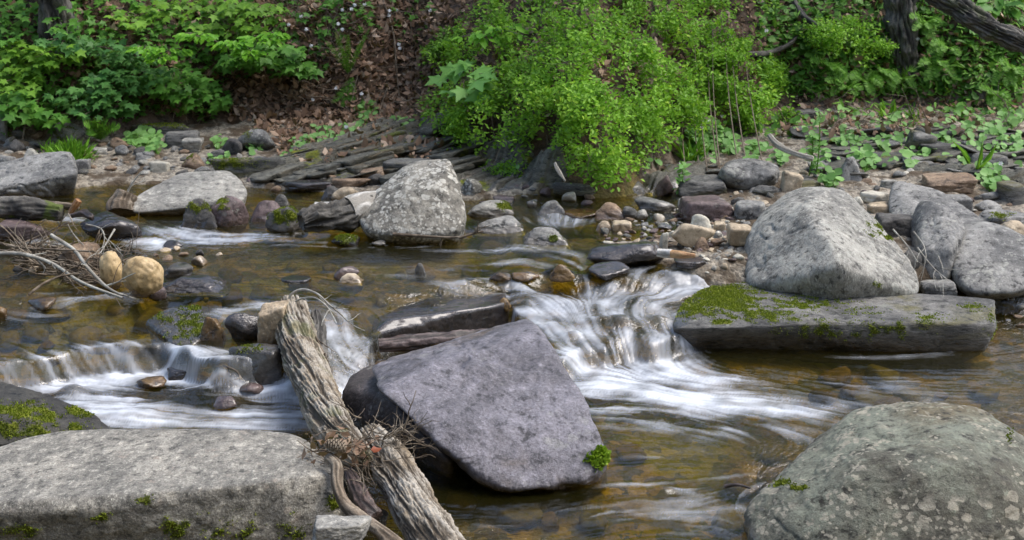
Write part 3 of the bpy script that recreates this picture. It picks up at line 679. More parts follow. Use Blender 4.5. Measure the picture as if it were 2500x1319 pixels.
# cobbles and pebbles lying loose: every one an object, a few shared shapes
def scatter_stones(regions, n, sizes, mats, label, group, seed, name='pebble', avoid=True, sink=.3, flat=1):
    r = np.random.default_rng(seed)
    protos = []
    for i in range(5):
        P = r.normal(size=(12, 3)); P /= np.linalg.norm(P, axis=1)[:, None]; P[:, 2] *= .62; P[:, 0] *= 1.2
        V, Fc = star_rock(P, 3, 9, 2, seed+i, .03); V -= (V.max(0)+V.min(0))/2; V /= np.ptp(V[:, 0]); protos.append((V, Fc))
    cache = {}
    done = 0; tries = 0; out = []
    while done < n and tries < n*30:
        tries += 1
        reg = regions[r.integers(len(regions))]
        x = r.uniform(reg[0], reg[2]); y = r.uniform(reg[1], reg[3])
        h = hit(x, y)
        s = r.uniform(*sizes)**1.0*(1 if r.random() < .75 else .6)
        if any((h[0]-q[0])**2+(h[1]-q[1])**2 < (s*.5+q[2]*.5)**2*.7 for q in out): continue
        pi = r.integers(5); mt = mats[r.integers(len(mats))]
        if (pi, mt) not in cache:
            o = mesh_obj(name, protos[pi][0], protos[pi][1], M[mt]); cache[(pi, mt)] = o.data; first = o
        else:
            first = bpy.data.objects.new(name, cache[(pi, mt)]); COL.objects.link(first)
        a = r.uniform(0, 6.28); first.rotation_euler = (r.normal()*.2, r.normal()*.2, a)
        first.scale = (s, s*r.uniform(.8, 1.1), s*r.uniform(.75, 1.2)*flat)
        first.location = (h[0], h[1], h[2]+s*.3*(.5-sink)*1.2)
        lab = relabel(first, 'pebble' if sizes[1] < .07 else 'stone', 'tiny' if s < .03 else 'small' if s < .05 else 'fist-sized' if s < .1 else 'flat broad', mt); tag(first, lab, 'pebble' if sizes[1] < .07 else 'stone', group)
        out.append((h[0], h[1], s)); done += 1
CW = dict(tan='tan', grey='grey', pale='pale', brown='brown', rust='reddish brown', cream='cream', slate='slate grey', dark='dark', white='white', bed1='amber', bed2='ochre', bed3='olive')
PL = []
def short(l):
    for w in (' in ', ' on ', ' at ', ' with ', ' between ', ' beside ', ' behind ', ' under ', ' cut ', ' above ', ' against ', ' right of ', ' left of ', ' touching ', ' below ', ' near ', ' standing ', ' lying ', ' leaning ', ' among ', ' jutting ', ' streaked ', ' just ', ' filling ', ' hanging ', ' wedged ', ' patterned ', ' sloping ', ' tucked ', ' next ', ' of ', ' to ', ' jutting ', ' that ', ','): 
        i = l.find(w, 8); l = l[:i] if i > 0 else l
    return l
USED = set()
def relabel(o, noun, size, mt, RK=RK):
    h = np.array(o.location); first = None
    for best in sorted(RK, key=lambda q: (q.location[0]-h[0])**2+(q.location[1]-h[1])**2)[:7]:
        l = relabel1(h, noun, size, mt, best); first = first or l
        if l not in USED: break
    else: l = first
    USED.add(l); return l
def relabel1(h, noun, size, mt, best):
    dx = h[0]-best.location[0]; dy = (h[1]-best.location[1])
    rel = ('right of' if dx > 0 else 'left of') if abs(dx) > abs(dy)*.8 else ('behind' if dy > 0 else 'in front of')
    return f"{size} {CW[mt]} {noun} {rel} the {short(best['label'])}"
MX = ['tan', 'grey', 'pale', 'brown', 'rust', 'cream', 'grey', 'slate']
scatter_stones([(1470, 535, 1820, 612), (1640, 500, 1830, 560), (1560, 555, 1820, 625)], 120, (.022, .055), MX, 'small rounded pebble on the gravel bar left of the tall boulder', 'pebbles on the gravel bar', 61)
scatter_stones([(1470, 540, 1820, 612), (1600, 560, 1830, 640), (1700, 600, 1830, 670)], 110, (.02, .045), ['tan', 'cream', 'pale', 'grey', 'tan', 'rust'], '', 'pebbles on the gravel bar', 68)
scatter_stones([(2080, 440, 2500, 540), (1960, 400, 2250, 480), (1780, 460, 1960, 520)], 80, (.03, .07), MX, 'small stone on the dry bank behind the tall boulder', 'stones on the right bank', 62, 'stone')
scatter_stones([(190, 350, 700, 425), (20, 330, 180, 380)], 110, (.03, .085), ['grey', 'brown', 'slate', 'pale', 'grey', 'dark', 'brown'], 'small stone on the far left gravel below the leafy bank', 'stones on the far left gravel', 63, 'gravel_stone')
scatter_stones([(600, 425, 900, 470), (1180, 455, 1460, 500), (700, 395, 900, 430)], 36, (.03, .07), ['grey', 'dark', 'rust', 'brown', 'slate'], 'small stone in the shallows at the far water edge', 'stones at the far water edge', 64, 'shallow_stone')
scatter_stones([(10, 615, 300, 700), (330, 600, 540, 640)], 34, (.025, .055), ['rust', 'brown', 'tan', 'dark', 'grey'], 'small stone in the shallows around the twig pile', 'stones around the twig pile', 65, 'stone')
scatter_stones([(1960, 330, 2480, 430)], 34, (.04, .10), ['slate', 'slate', 'grey'], 'flat slate fragment at the foot of the right bank', 'slate fragments under the right bank', 66, 'slate_fragment')
scatter_stones([(1960, 330, 2490, 440), (1650, 400, 1760, 430)], 26, (.10, .22), ['slate', 'slate', 'grey'], '', 'slate fragments under the right bank', 69, 'slate_fragment', flat=.35)
scatter_stones([(2430, 735, 2520, 800), (2440, 700, 2520, 740)], 14, (.02, .045), MX, 'small pebble on the wet mud at the right end of the slab', 'pebbles at the right end of the slab', 67)
# sunken stones that show amber through the clear water
def sunk(regions, n, sizes, seed):
    r = np.random.default_rng(seed); cache = {}
    protos = []
    for i in range(4):
        P = r.normal(size=(12, 3)); P /= np.linalg.norm(P, axis=1)[:, None]; P[:, 2] *= .6
        V, Fc = star_rock(P, 3, 8, 1, seed+i, .03); V -= (V.max(0)+V.min(0))/2; V /= np.ptp(V[:, 0]); protos.append((V, Fc))
    for _ in range(n):
        reg = regions[r.integers(len(regions))]; h = hit(r.uniform(reg[0], reg[2]), r.uniform(reg[1], reg[3]))
        wl = look(G_W, h[0], h[1]); b = look(G_L, h[0], h[1])
        if b > wl-.02: continue
        s = r.uniform(*sizes); pi = r.integers(4); mt = ['bed1', 'bed2', 'bed3'][r.integers(3)]
        if (pi, mt) not in cache: o = mesh_obj('sunken_stone', protos[pi][0], protos[pi][1], M[mt]); cache[(pi, mt)] = o.data
        else: o = bpy.data.objects.new('sunken_stone', cache[(pi, mt)]); COL.objects.link(o)
        hz = min(s*.6, (wl-b)*.8)
        o.scale = (s, s*.8, hz/.55); o.rotation_euler = (0, 0, r.uniform(0, 6)); o.location = (h[0], h[1], b+hz*.35)
        tag(o, relabel(o, 'sunken stone', 'larger' if s > .11 else 'small' if s < .075 else 'mid-sized', mt), 'stone', 'stones under the water')
M['bed1'] = rockmat("amber_stone", (.08, .048, .010), (.18, .11, .02), 0, rough=.5)
M['bed2'] = rockmat("ochre_stone", (.11, .085, .014), (.22, .17, .03), 0, rough=.5)
M['bed3'] = rockmat("olive_stone", (.08, .065, .02), (.16, .13, .035), 0, rough=.5)
sunk([(1480, 1040, 1900, 1250), (1100, 1180, 1500, 1310), (1900, 860, 2500, 960)], 26, (.06, .16), 71)
sunk([(0, 740, 420, 830), (420, 600, 1400, 700), (380, 640, 900, 740), (1180, 490, 1500, 600), (200, 440, 320, 500)], 90, (.05, .14), 72)

# ------------------------------------------------------------ wood
def tube(path, rad, seg=8, cap=True, lumpy=0, seed=0):
    P = np.asarray(path, float); n = len(P); rad = np.broadcast_to(np.asarray(rad, float), (n,))
    T = np.gradient(P, axis=0); T /= np.linalg.norm(T, axis=1)[:, None]+1e-12
    u = np.cross(T[0], (0.13, .2, 1)); u /= np.linalg.norm(u); V = []
    for i in range(n):
        u = u-T[i]*(u@T[i]); u /= np.linalg.norm(u); w = np.cross(T[i], u)
        a = np.linspace(0, 2*math.pi, seg, endpoint=False)
        V.append(P[i]+rad[i]*(np.cos(a)[:, None]*u+np.sin(a)[:, None]*w))
    V = np.concatenate(V); F_ = []
    i = np.arange(n-1)[:, None]*seg; j = np.arange(seg)[None]
    Fq = np.stack([(i+j), (i+(j+1) % seg), (i+seg+(j+1) % seg), (i+seg+j)], -1).reshape(-1, 4)
    if lumpy: V = V+0*V
    return V, Fq
def smooth_path(pts, n):
    P = np.asarray(pts, float); m = len(P)
    t = np.linspace(0, m-1, n); i = np.clip(t.astype(int), 0, m-2); f = (t-i)[:, None]
    g = lambda k: P[np.clip(k, 0, m-1)]
    p0, p1, p2, p3 = g(i-1), g(i), g(i+1), g(i+2)
    return .5*((2*p1)+(-p0+p2)*f+(2*p0-5*p1+4*p2-p3)*f**2+(-p0+3*p1-3*p2+p3)*f**3)
def barkmat(name, c1, c2, c3, rough=.85, wet=0):
    m, t = newmat(name); k = NT(t); h = k.attr("ridge").outputs['Fac']; tc = k.n("TexCoord")
    big = k.ramp(k.noise(tc.outputs['Object'], 9, 5, .6), .38, .62)
    col = k.mix(k.ramp(h, .25, .75), c1, k.mix(big, c2, c3))
    f = k.noise(tc.outputs['Object'], 130, 6, .7)
    col = k.mix(k.math('MULTIPLY', k.ramp(f, .55, .35), .5), col, tuple(x*.4 for x in c1))
    col = k.mix(k.math('MULTIPLY', k.attr("moss").outputs['Fac'], .9), col, (.09, .12, .02))
    b = k.n("BsdfPrincipled"); k.l(col, b.inputs['Base Color']); b.inputs['Roughness'].default_value = rough
    k.l(k.bump(k.math('ADD', f, h), .5, .006), b.inputs['Normal'])
    o = k.n("OutputMaterial"); k.l(b.outputs[0], o.inputs[0]); return m
M['bark'] = barkmat("weathered_bark", (.075, .058, .038), (.27, .21, .135), (.45, .41, .34))
M['barkdark'] = barkmat("dark_wet_bark", (.03, .022, .018), (.12, .08, .065), (.17, .13, .12), rough=.4)
M['barkgrey'] = barkmat("grey_bark", (.035, .032, .028), (.105, .098, .085), (.17, .16, .14))
M['twig'] = barkmat("dry_twig", (.10, .075, .05), (.26, .20, .14), (.34, .29, .22))
M['twigpale'] = barkmat("pale_twig", (.26, .24, .20), (.46, .44, .38), (.52, .52, .45))
M['bare'] = barkmat("bare_orange_wood", (.30, .12, .04), (.48, .24, .08), (.5, .32, .16), rough=.5)
M['birch'] = barkmat("white_birch_bark", (.30, .28, .24), (.66, .64, .58), (.74, .72, .67), rough=.6)
def log(name, pts, rads, mat, label, n=200, seg=64, ridges=9, amp=.012, seed=1, cat='log', parent=None, flake=.5, squash=1.0, mossamt=0, group=None):
    """pts world points; bark ridges run along the stem"""
    P = smooth_path(pts, n); rad = np.interp(np.linspace(0, 1, n), np.linspace(0, 1, len(rads)), rads)
    V, Fq = tube(P, rad, seg)
    L = np.concatenate([[0], np.cumsum(np.linalg.norm(np.diff(P, axis=0), axis=1))])
    ll = np.repeat(L, seg); aa = np.tile(np.linspace(0, 2*math.pi, seg, endpoint=False), n); C = np.repeat(P, seg, axis=0)
    tw = aa+ll*1.2
    Q = np.stack([np.cos(tw)*ridges/6.28, np.sin(tw)*ridges/6.28, ll*3.2], 1)
    r1 = 1-np.abs(pnoise(Q, 1.6, seed))*2.2; r2 = 1-np.abs(pnoise(Q*[1, 1, 1.6], 3.4, seed+3))*2.0
    h = np.clip(.6*r1+.4*r2, 0, 1); step = flake*np.clip(pnoise(Q*[.5, .5, .9], 1.2, seed+7)*3, -.5, .5)
    N = V-C; N /= np.linalg.norm(N, axis=1)[:, None]
    ends = np.minimum(sstep(0, .06, ll/L[-1]*1.0), 1)
    V = V+N*((h-.5)*amp*1.6+step*amp*1.1+fbm(V, 7, 2, seed)*amp*1.6+np.clip(pnoise(V, 5, seed+20)-.35, 0, 1)*amp*4)[:, None]
    # close ends
    c0, c1 = len(V), len(V)+1; V = np.vstack([V, P[0], P[-1]])
    j = np.arange(seg); T0 = np.stack([j, np.full(seg, c0), (j+1) % seg, (j+1) % seg], 1)
    Fl = [list(f) for f in Fq]+[[int(a), c0, int((a+1) % seg)][::-1] for a in j]+[[(n-1)*seg+int(a), (n-1)*seg+int((a+1) % seg), c1] for a in j]
    rg = np.append(np.clip(h*.8+step*.4+.1, 0, 1), [.6, .6])
    mo = np.append(np.clip(fbm(V[:-2], 9, 3, seed+2)*3-.6, 0, 1)*mossamt, [0, 0])
    base = P[-1] if P[-1][2] < P[0][2] else P[0]
    o = mesh_obj(name, V-base, Fl, mat, parent, True, {'ridge': rg, 'moss': mo}); o.location = base
    if parent is None: tag(o, label, cat, group)
    return o
def W3(*q): return [atY(*p) for p in q]
def twigs(r, start, dirn, length, rad, levels=2, wig=.25, k=3):
    """a branching twig -> list of (V, F)"""
    n = 9; P = [np.array(start, float)]; d = np.array(dirn, float); d /= np.linalg.norm(d)
    for i in range(n-1):
        d = d+r.normal(size=3)*wig*.35; d /= np.linalg.norm(d); P.append(P[-1]+d*length/(n-1))
    out = [tube(P, np.linspace(rad, rad*.35, n), 5)]
    if levels > 0:
        for _ in range(k):
            i = r.integers(2, n-1); dd = (P[i]-P[i-1]); dd /= np.linalg.norm(dd); dd = dd+r.normal(size=3)*.7
            out += twigs(r, P[i], dd, length*r.uniform(.3, .6), rad*.6, levels-1, wig, k)
    return out
def joinm(L):
    V = []; Fc = []; o = 0
    for v, f in L: V.append(v); Fc.append(f+o); o += len(v)
    return np.concatenate(V), np.concatenate(Fc)
def twigobj(name, parts, mat, label, cat, kind=None, group=None, parent=None, seed=0):
    V, Fc = joinm(parts); b = np.array([V[:, 0].mean(), V[:, 1].mean(), V[:, 2].min()])
    if parent is not None: b = b*0
    o = mesh_obj(name, V-b, Fc, mat, parent, True, {'ridge': .5+.5*pnoise(V, 30, seed), 'moss': np.zeros(len(V))}); o.location = b
    if parent is None: tag(o, label, cat, group, kind)
    return o
# the fallen log across the stream
logroot = empty('fallen_log', atY(1060, 1330, 2.80)); tag(logroot, 'weathered grey brown log with shaggy bark lying from the propping rock to the bottom edge', 'log')
def under(o, root):
    o.parent = root; o.location = o.location - root.location
under(log('stem', W3((712, 752, 4.45), (716, 800, 4.30), (736, 870, 4.08), (770, 950, 3.80), (806, 1030, 3.52), (845, 1090, 3.34), (905, 1140, 3.20)), [.054, .064, .066, .062, .060, .054, .03], M['bark'], None, 420, 150, 20, .0065, 3, parent=logroot, flake=.7, mossamt=.35), logroot)
under(log('stem', W3((905, 1060, 3.38), (935, 1110, 3.28), (985, 1190, 3.10), (1040, 1290, 2.90), (1090, 1380, 2.72)), [.028, .047, .055, .060, .060], M['bark'], None, 360, 140, 22, .0062, 9, parent=logroot, flake=.9), logroot)
under(log('knot', W3((772, 762, 4.42), (776, 800, 4.34), (774, 850, 4.22), (790, 900, 4.08)), [.02, .032, .03, .01], M['barkgrey'], None, 80, 40, 8, .006, 4, parent=logroot), logroot)
log('bare_root', W3((800, 1118, 3.10), (822, 1140, 3.06), (824, 1190, 3.0), (845, 1235, 2.96), (885, 1268, 2.92), (930, 1300, 2.86), (980, 1345, 2.78)), [.012, .016, .015, .017, .018, .017, .02], M['twig'], 'smooth curved bare root between the near left boulder and the log', 160, 28, 6, .002, 5, 'root')
log('driftwood', W3((850, 1150, 3.16), (870, 1190, 3.10), (892, 1235, 3.02), (920, 1262, 2.98)), [.015, .022, .022, .012], M['barkdark'], 'short rotten stub wedged under the debris on the log', 80, 36, 8, .006, 6, 'driftwood')
r = np.random.default_rng(5)
L = []
for i in range(85):
    x = r.normal(870, 50); y = r.normal(1095, 34)
    if x > 960: y = 1060+r.normal()*20
    p = atY(x, y, r.uniform(3.14, 3.3)); d = np.array([r.normal(), r.normal()*.5, r.normal()*.45])
    L += twigs(r, p, d, r.uniform(.03, .13), r.uniform(.001, .0026), 1, .5, 1)
for i in range(16):
    p = atY(r.uniform(930, 985), r.uniform(1060, 1100), 3.22); L += twigs(r, p, (r.uniform(.2, 1), r.uniform(-.3, .2), r.uniform(-.1, .9)), r.uniform(.06, .13), .0016, 1, .5, 2)
for i in range(50):
    p = atY(r.normal(865, 38), r.uniform(1110, 1240), r.uniform(3.05, 3.2)); L += twigs(r, p, (r.normal(), r.normal()*.4, -abs(r.normal())), r.uniform(.04, .11), .0016, 1, .5, 1)
twigobj('twig_debris', L, M['twig'], 'tangle of dry twigs and needles caught on the log beside the violet boulder', 'twigs', 'stuff', seed=1)
# bark scraps and dead leaves in the tangle
def leafcards(P, N, s, r, shape='oval', fold=.3, D=None):
    """one small folded leaf per point. P points, N normals, s length (array)"""
    n = len(P); N = N/(np.linalg.norm(N, axis=1)[:, None]+1e-9)
    if D is None: D = r.normal(size=(n, 3))
    T = D-N*(D*N).sum(1)[:, None]; T /= np.linalg.norm(T, axis=1)[:, None]+1e-9
    B = np.cross(N, T); s = np.broadcast_to(np.asarray(s, float), (n,))[:, None, None]
    if shape == 'oval':
        sh = [(0, 0, 0), (.33, .24, fold*.24), (.68, .22, fold*.22), (1, 0, -.06), (.68, -.22, fold*.22), (.33, -.24, fold*.24)]; fc = [(0, 1, 2, 3), (0, 3, 4, 5)]
    elif shape == 'leaflet':
        sh = [(0, .07, 0), (.4, .12, .03), (1, 0, -.1), (.4, -.12, .03), (0, -.07, 0)]; fc = [(0, 1, 2), (0, 2, 3, 4)]
    elif shape == 'round':
        sh = [(.0, 0, 0), (-.08, .28, .06), (.18, .5, .1), (.58, .5, .08), (.9, .26, .02), (1.0, 0, -.02), (.9, -.26, .02), (.58, -.5, .08), (.18, -.5, .1), (-.08, -.28, .06)]
        fc = [(0, 1, 2, 3), (0, 3, 4, 5), (0, 5, 6, 7), (0, 7, 8, 9)]
    elif shape == 'maple':
        sh = [(0, 0, 0), (-.05, .42, -.06), (.22, .30, .02), (.46, .56, -.05), (.55, .2, .03), (1.0, 0, -.08), (.55, -.2, .03), (.46, -.56, -.05), (.22, -.30, .02), (-.05, -.42, -.06)]
        fc = [(0, 1, 2), (0, 2, 3, 4), (0, 4, 5), (0, 5, 6), (0, 6, 7, 8), (0, 8, 9)]
    elif shape == 'dead':
        sh = [(0, 0, 0), (.25, .3, .18), (.6, .22, .02), (1, .05, .25), (.65, -.25, .1), (.3, -.25, -.08)]; fc = [(0, 1, 2, 3), (0, 3, 4, 5)]
    elif shape == 'blade':
        sh = [(0, .03, 0), (.5, .035, .05), (1, 0, -.12), (.5, -.035, .05), (0, -.03, 0)]; fc = [(0, 1, 2), (0, 2, 3, 4)]
    sh = np.array(sh); m = len(sh)
    V = P[:, None, :]+s*(sh[None, :, 0:1]*T[:, None]+sh[None, :, 1:2]*B[:, None]+sh[None, :, 2:3]*N[:, None])
    V = V.reshape(-1, 3); base = np.arange(n)[:, None]*m
    q = np.array([f if len(f) == 4 else (*f, f[0]) for f in fc])   # pad triangles, cleaned by validate
    quads = [f for f in fc if len(f) == 4]; tris = [f for f in fc if len(f) == 3]
    FQ = (base[:, :, None]+np.array(quads)[None]).reshape(-1, 4) if quads else np.zeros((0, 4), int)
    FT = (base[:, :, None]+np.array(tris)[None]).reshape(-1, 3) if tris else np.zeros((0, 3), int)
    return V, FQ, FT, m
def leafobj(name, P, N, s, mat, r, shape='oval', parent=None, tint=None, D=None, fold=.3, origin=None):
    V, FQ, FT, m = leafcards(np.asarray(P, float), np.asarray(N, float), s, r, shape, fold, D)
    n = len(P)
    tint = r.random(n) if tint is None else tint
    me = bpy.data.meshes.new(name); b = np.zeros(3) if origin is None else origin
    me.vertices.add(len(V)); me.vertices.foreach_set("co", (V-b).astype(np.float32).ravel())
    nl = FQ.size+FT.size; me.loops.add(nl); me.loops.foreach_set("vertex_index", np.concatenate([FQ.ravel(), FT.ravel()]).astype(np.int32))
    tot = np.concatenate([np.full(len(FQ), 4), np.full(len(FT), 3)]).astype(np.int32)
    me.polygons.add(len(tot)); me.polygons.foreach_set("loop_start", np.concatenate([[0], np.cumsum(tot)[:-1]]).astype(np.int32)); me.polygons.foreach_set("loop_total", tot)
    me.update(calc_edges=True)
    at = me.attributes.new('tint', 'FLOAT', 'POINT'); at.data.foreach_set("value", np.repeat(tint, m).astype(np.float32))
    me.materials.append(mat); o = bpy.data.objects.new(name, me); COL.objects.link(o); o.location = b
    if parent: o.parent = parent; o.location = (0, 0, 0) if origin is None else b-np.array(parent.location)
    return o
M['dead'] = leafmat("dead_leaf", (.16, .095, .06), (.38, .25, .165), .1, .7, (.52, .40, .30))
M['deadred'] = leafmat("red_dead_leaf", (.22, .05, .02), (.30, .08, .03), .1, .5)
P = np.array([atY(r.normal(850, 45), r.normal(1095, 24), r.uniform(3.12, 3.2)) for _ in range(70)])
tag(leafobj('bark_scraps', P, r.normal(size=(70, 3))+[0, 0, 1], r.uniform(.012, .04, 70), M['dead'], r, 'dead'), 'brown bark scraps and bits caught in the twigs on the log', 'bark scraps', kind='stuff')
tag(leafobj('dead_leaf', [atY(905, 1098, 3.1)], [(.5, -.5, .7)], [.03], M['deadred'], r, 'dead', D=np.array([[.9, 0, .3]])), 'single bright rust red leaf caught on the log debris', 'leaf')
# pine cone
def cone_obj():
    c = atY(818, 1088, 3.10); V = []; Fc = []; T = np.array([.85, .1, -.35]); T /= np.linalg.norm(T); u = np.cross(T, (0, 0, 1)); u /= np.linalg.norm(u); w = np.cross(T, u)
    L_ = []; n = 70
    for i in range(n):
        t = i/n; a = i*2.4; rr = .0155*math.sin(math.pi*(.12+.8*t))**.7; o = math.cos(a)*u+math.sin(a)*w
        p = c+T*(t-.5)*.055+o*rr*.35; d = o*.8+T*.5; d /= np.linalg.norm(d); s = np.cross(T, o)
        k = rr*.75+.002; tip = p+d*rr*.95
        V += [p-s*.003, p+s*.003, tip+s*k*.55, tip+o*.0015+T*.002, tip-s*k*.55, tip-T*.0025]; b = 6*i
        Fc += [(b, b+1, b+2, b+3), (b, b+3, b+4), (b, b+4, b+5), (b+1, b+5, b+2), (b+2, b+5, b+4, b+3)]
    o = mesh_obj('pine_cone', np.array(V)-c, Fc, M['twig'], None, False, {'ridge': np.tile([.2, .2, .9, 1, .9, .5], n), 'moss': np.zeros(6*n)}); o.location = c
    tag(o, 'small brown pine cone lying in the debris on the log', 'pine cone')
cone_obj()
# branches at the upper end of the log
def br(name, pts, rad, mat, label, n=24, seg=8, cat='branch', group=None, side=0, seed=0, parent=None):
    P = smooth_path(pts, n); rr = np.random.default_rng(seed+77); parts = [tube(P, np.linspace(rad, rad*.45, n), seg)]
    for _ in range(side):
        i = rr.integers(n//4, n-2); d = P[i+1]-P[i]; d /= np.linalg.norm(d); parts += twigs(rr, P[i], d+rr.normal(size=3)*.6, rr.uniform(.05, .16), rad*.5, 1, .4, 1)
    return twigobj(name, parts, mat, label, cat, seed=seed, group=group, parent=parent)
br('branch', W3((704, 742, 4.4), (712, 718, 4.4), (740, 707, 4.4), (775, 718, 4.35), (805, 745, 4.3), (838, 772, 4.3)), .0055, M['twigpale'], 'thin pale arching twig rising behind the top of the log', side=3, seed=1)
br('branch', W3((708, 746, 4.38), (735, 730, 4.36), (770, 728, 4.3), (800, 752, 4.25), (822, 790, 4.2)), .004, M['twigpale'], 'second pale twig bending under the arching twig at the log top', side=3, seed=2)
br('branch', W3((735, 745, 4.36), (755, 780, 4.3), (775, 830, 4.2), (800, 880, 4.1)), .005, M['twig'], 'dark thin branch hanging down the right side of the log', side=4, seed=3)
br('branch', W3((560, 785, 4.55), (575, 805, 4.5), (600, 815, 4.45), (650, 810, 4.4)), .004, M['twig'], 'curved brown twig between the amber stone and the propping rock', side=3, seed=4)
br('branch', W3((605, 800, 4.45), (612, 820, 4.4), (640, 832, 4.38)), .004, M['twig'], 'short brown twig at the foot of the propping rock', side=2, seed=5)
br('branch', W3((545, 893, 4.1), (575, 905, 4.05), (590, 925, 4.0)), .004, M['twig'], 'short stick poking out of the rapid left of the log', side=1, seed=6)
# twig pile on the left
L = []; r = np.random.default_rng(15)
for i in range(250):
    x = r.uniform(30, 245); cx = x; y = 640+abs(r.normal())*34*(1-abs(x-190)/260)-r.random()*14+(x-150)*.12
    h = hit(x, min(y+10, 720)); p = h+np.array([0, 0, r.uniform(0, .07)]); d = np.array([1, r.normal()*.4, -.25+r.normal()*.3]); d *= 1 if r.random() < .8 else -1
    L += twigs(r, p, d, r.uniform(.08, .26), r.uniform(.002, .0055), 1, .35, 2)
twigobj('twig_pile', L, M['twig'], 'tangled heap of grey brown twigs left of the upright tan stone', 'twigs', 'stuff', seed=2)
for i, (q, rd, mt, lb) in enumerate([
    (((0, 620, 5.0), (60, 622, 4.95), (130, 645, 4.9), (200, 690, 4.75), (300, 728, 4.6)), .010, 'twigpale', 'longest pale branch running down across the twig pile'),
    (((125, 575, 5.1), (180, 610, 5.0), (215, 655, 4.8), (260, 700, 4.7), (300, 722, 4.62)), .009, 'twigpale', 'greenish pale branch crossing the twig pile towards the tan stones'),
    (((280, 560, 5.1), (265, 585, 5.05), (250, 610, 5.0), (245, 618, 4.98)), .004, 'twigpale', 'thin bare twig standing up behind the upright tan stone'),
    (((210, 548, 5.2), (245, 558, 5.15), (255, 580, 5.1), (250, 605, 5.05)), .0035, 'twigpale', 'thin hooked twig standing up in front of the glossy black boulder'),
    (((165, 548, 5.1), (178, 570, 5.1), (205, 600, 5.05)), .003, 'twigpale', 'thin forked twig rising from the left of the twig pile'),
    (((-20, 590, 5.1), (60, 606, 5.05), (150, 610, 5.0), (230, 615, 4.95)), .007, 'twig', 'grey branch lying flat along the back of the twig pile'),
    (((70, 720, 4.7), (110, 690, 4.75), (160, 672, 4.8), (210, 668, 4.8)), .006, 'twig', 'brown stick poking left out of the twig pile'),
    ]): br('branch', W3(*q), rd, M[mt], lb, side=4, seed=20+i)
# rotting logs in the far water
lg = empty('broken_log', atY(820, 560, 5.5)); tag(lg, 'broken dark log with a strip of white birch bark beside the white boulder', 'log')
under(log('stem', W3((738, 548, 5.52), (770, 538, 5.56), (820, 528, 5.6), (900, 510, 5.7)), [.03, .062, .066, .06], M['barkgrey'], None, 160, 60, 9, .016, 31, parent=lg), lg)
under(log('bark', W3((850, 515, 5.62), (880, 506, 5.66), (930, 498, 5.75)), [.066, .070, .066], M['birch'], None, 40, 48, 4, .002, 32, parent=lg), lg)
under(log('branch', W3((770, 502, 5.8), (815, 502, 5.78), (850, 504, 5.75)), [.016, .017, .01], M['birch'], None, 40, 16, 4, .002, 33, parent=lg), lg)
log('mossy_log', W3((-60, 506, 5.7), (20, 508, 5.7), (90, 512, 5.68), (150, 520, 5.66)), [.05, .05, .045, .03], M['barkgrey'], 'mossy half sunken log at the left edge of the far pool', 120, 40, 8, .008, 41, mossamt=1.4)
log('driftwood', W3((58, 488, 5.75), (110, 500, 5.72), (190, 506, 5.68)), [.016, .02, .015], M['twig'], 'brown branch lying on the mossy half sunken log', 60, 20, 5, .003, 42, 'driftwood')
log('driftwood', W3((172, 520, 5.62), (185, 500, 5.62), (192, 489, 5.62)), [.013, .016, .015], M['bare'], 'short stick with a pale orange broken end at the far left', 40, 16, 5, .002, 43, 'driftwood')
log('driftwood', W3((176, 526, 5.6), (205, 520, 5.58), (225, 532, 5.52)), [.014, .02, .012], M['barkdark'], 'dark curved driftwood left of the glossy black boulder', 40, 16, 5, .003, 44, 'driftwood')
log('root_stump', W3((300, 520, 5.95), (302, 495, 5.98), (312, 470, 6.0)), [.06, .055, .035], M['twig'], 'brown fibrous stump against the left end of the flat pale boulder', 60, 40, 12, .012, 45, 'stump')
br('branch', W3((312, 468, 6.0), (325, 445, 6.0), (345, 420, 6.0)), .006, M['twigpale'], 'pale twig standing up from the brown stump', side=2, seed=46)
log('sunken_log', W3((925, 845, 4.36), (1000, 838, 4.38), (1100, 830, 4.40), (1222, 812, 4.44)), [.022, .028, .028, .02], M['barkdark'], 'dark wet log lying below the black slab behind the violet boulder', 140, 40, 10, .005, 47, 'log')
under_ = None
lo = empty('bark_log', atY(1640, 622, 5.0)); tag(lo, 'short white barked stick with an orange broken end at the gravel bar', 'log')
under(log('bark', W3((1605, 617, 5.05), (1622, 619, 5.04), (1640, 620, 5.02)), [.016, .018, .018], M['birch'], None, 24, 20, 4, .001, 48, parent=lo), lo)
under(log('stem', W3((1636, 620, 5.025), (1665, 622, 5.0), (1697, 624, 4.98)), [.015, .015, .008], M['bare'], None, 40, 20, 4, .002, 49, parent=lo), lo)
br('branch', W3((960, 572, 5.45), (1020, 576, 5.42), (1090, 580, 5.40), (1140, 578, 5.38)), .008, M['twig'], 'brown branch floating at the foot of the white boulder', side=1, seed=50)
br('branch', W3((1120, 582, 5.38), (1150, 572, 5.38), (1180, 565, 5.38)), .007, M['twig'], 'gnarled brown twig at the right foot of the white boulder', side=2, seed=51)
br('branch', W3((1770, 1188, 3.18), (1800, 1184, 3.17), (1832, 1192, 3.15)), .006, M['barkdark'], 'small dark reddish stick in the water near the right boulder', side=0, seed=52, cat='stick')
for i, q in enumerate([((2230, 565, 5.0), (2255, 600, 4.95), (2262, 632, 4.9)), ((2240, 605, 5.0), (2275, 650, 4.9), (2315, 685, 4.82)), ((2180, 560, 5.1), (2215, 600, 5.0), (2240, 640, 4.95)), ((2290, 625, 4.95), (2300, 650, 4.92), (2303, 665, 4.9))]):
    br('branch', W3(*q), .0035, M['twigpale'], ['hooked pale twig in the gap right of the tall boulder', 'long pale twig pointing down into the dark gap', 'thin branch behind the right shoulder of the tall boulder', 'short twig before the upright narrow boulder'][i], side=2, seed=60+i)
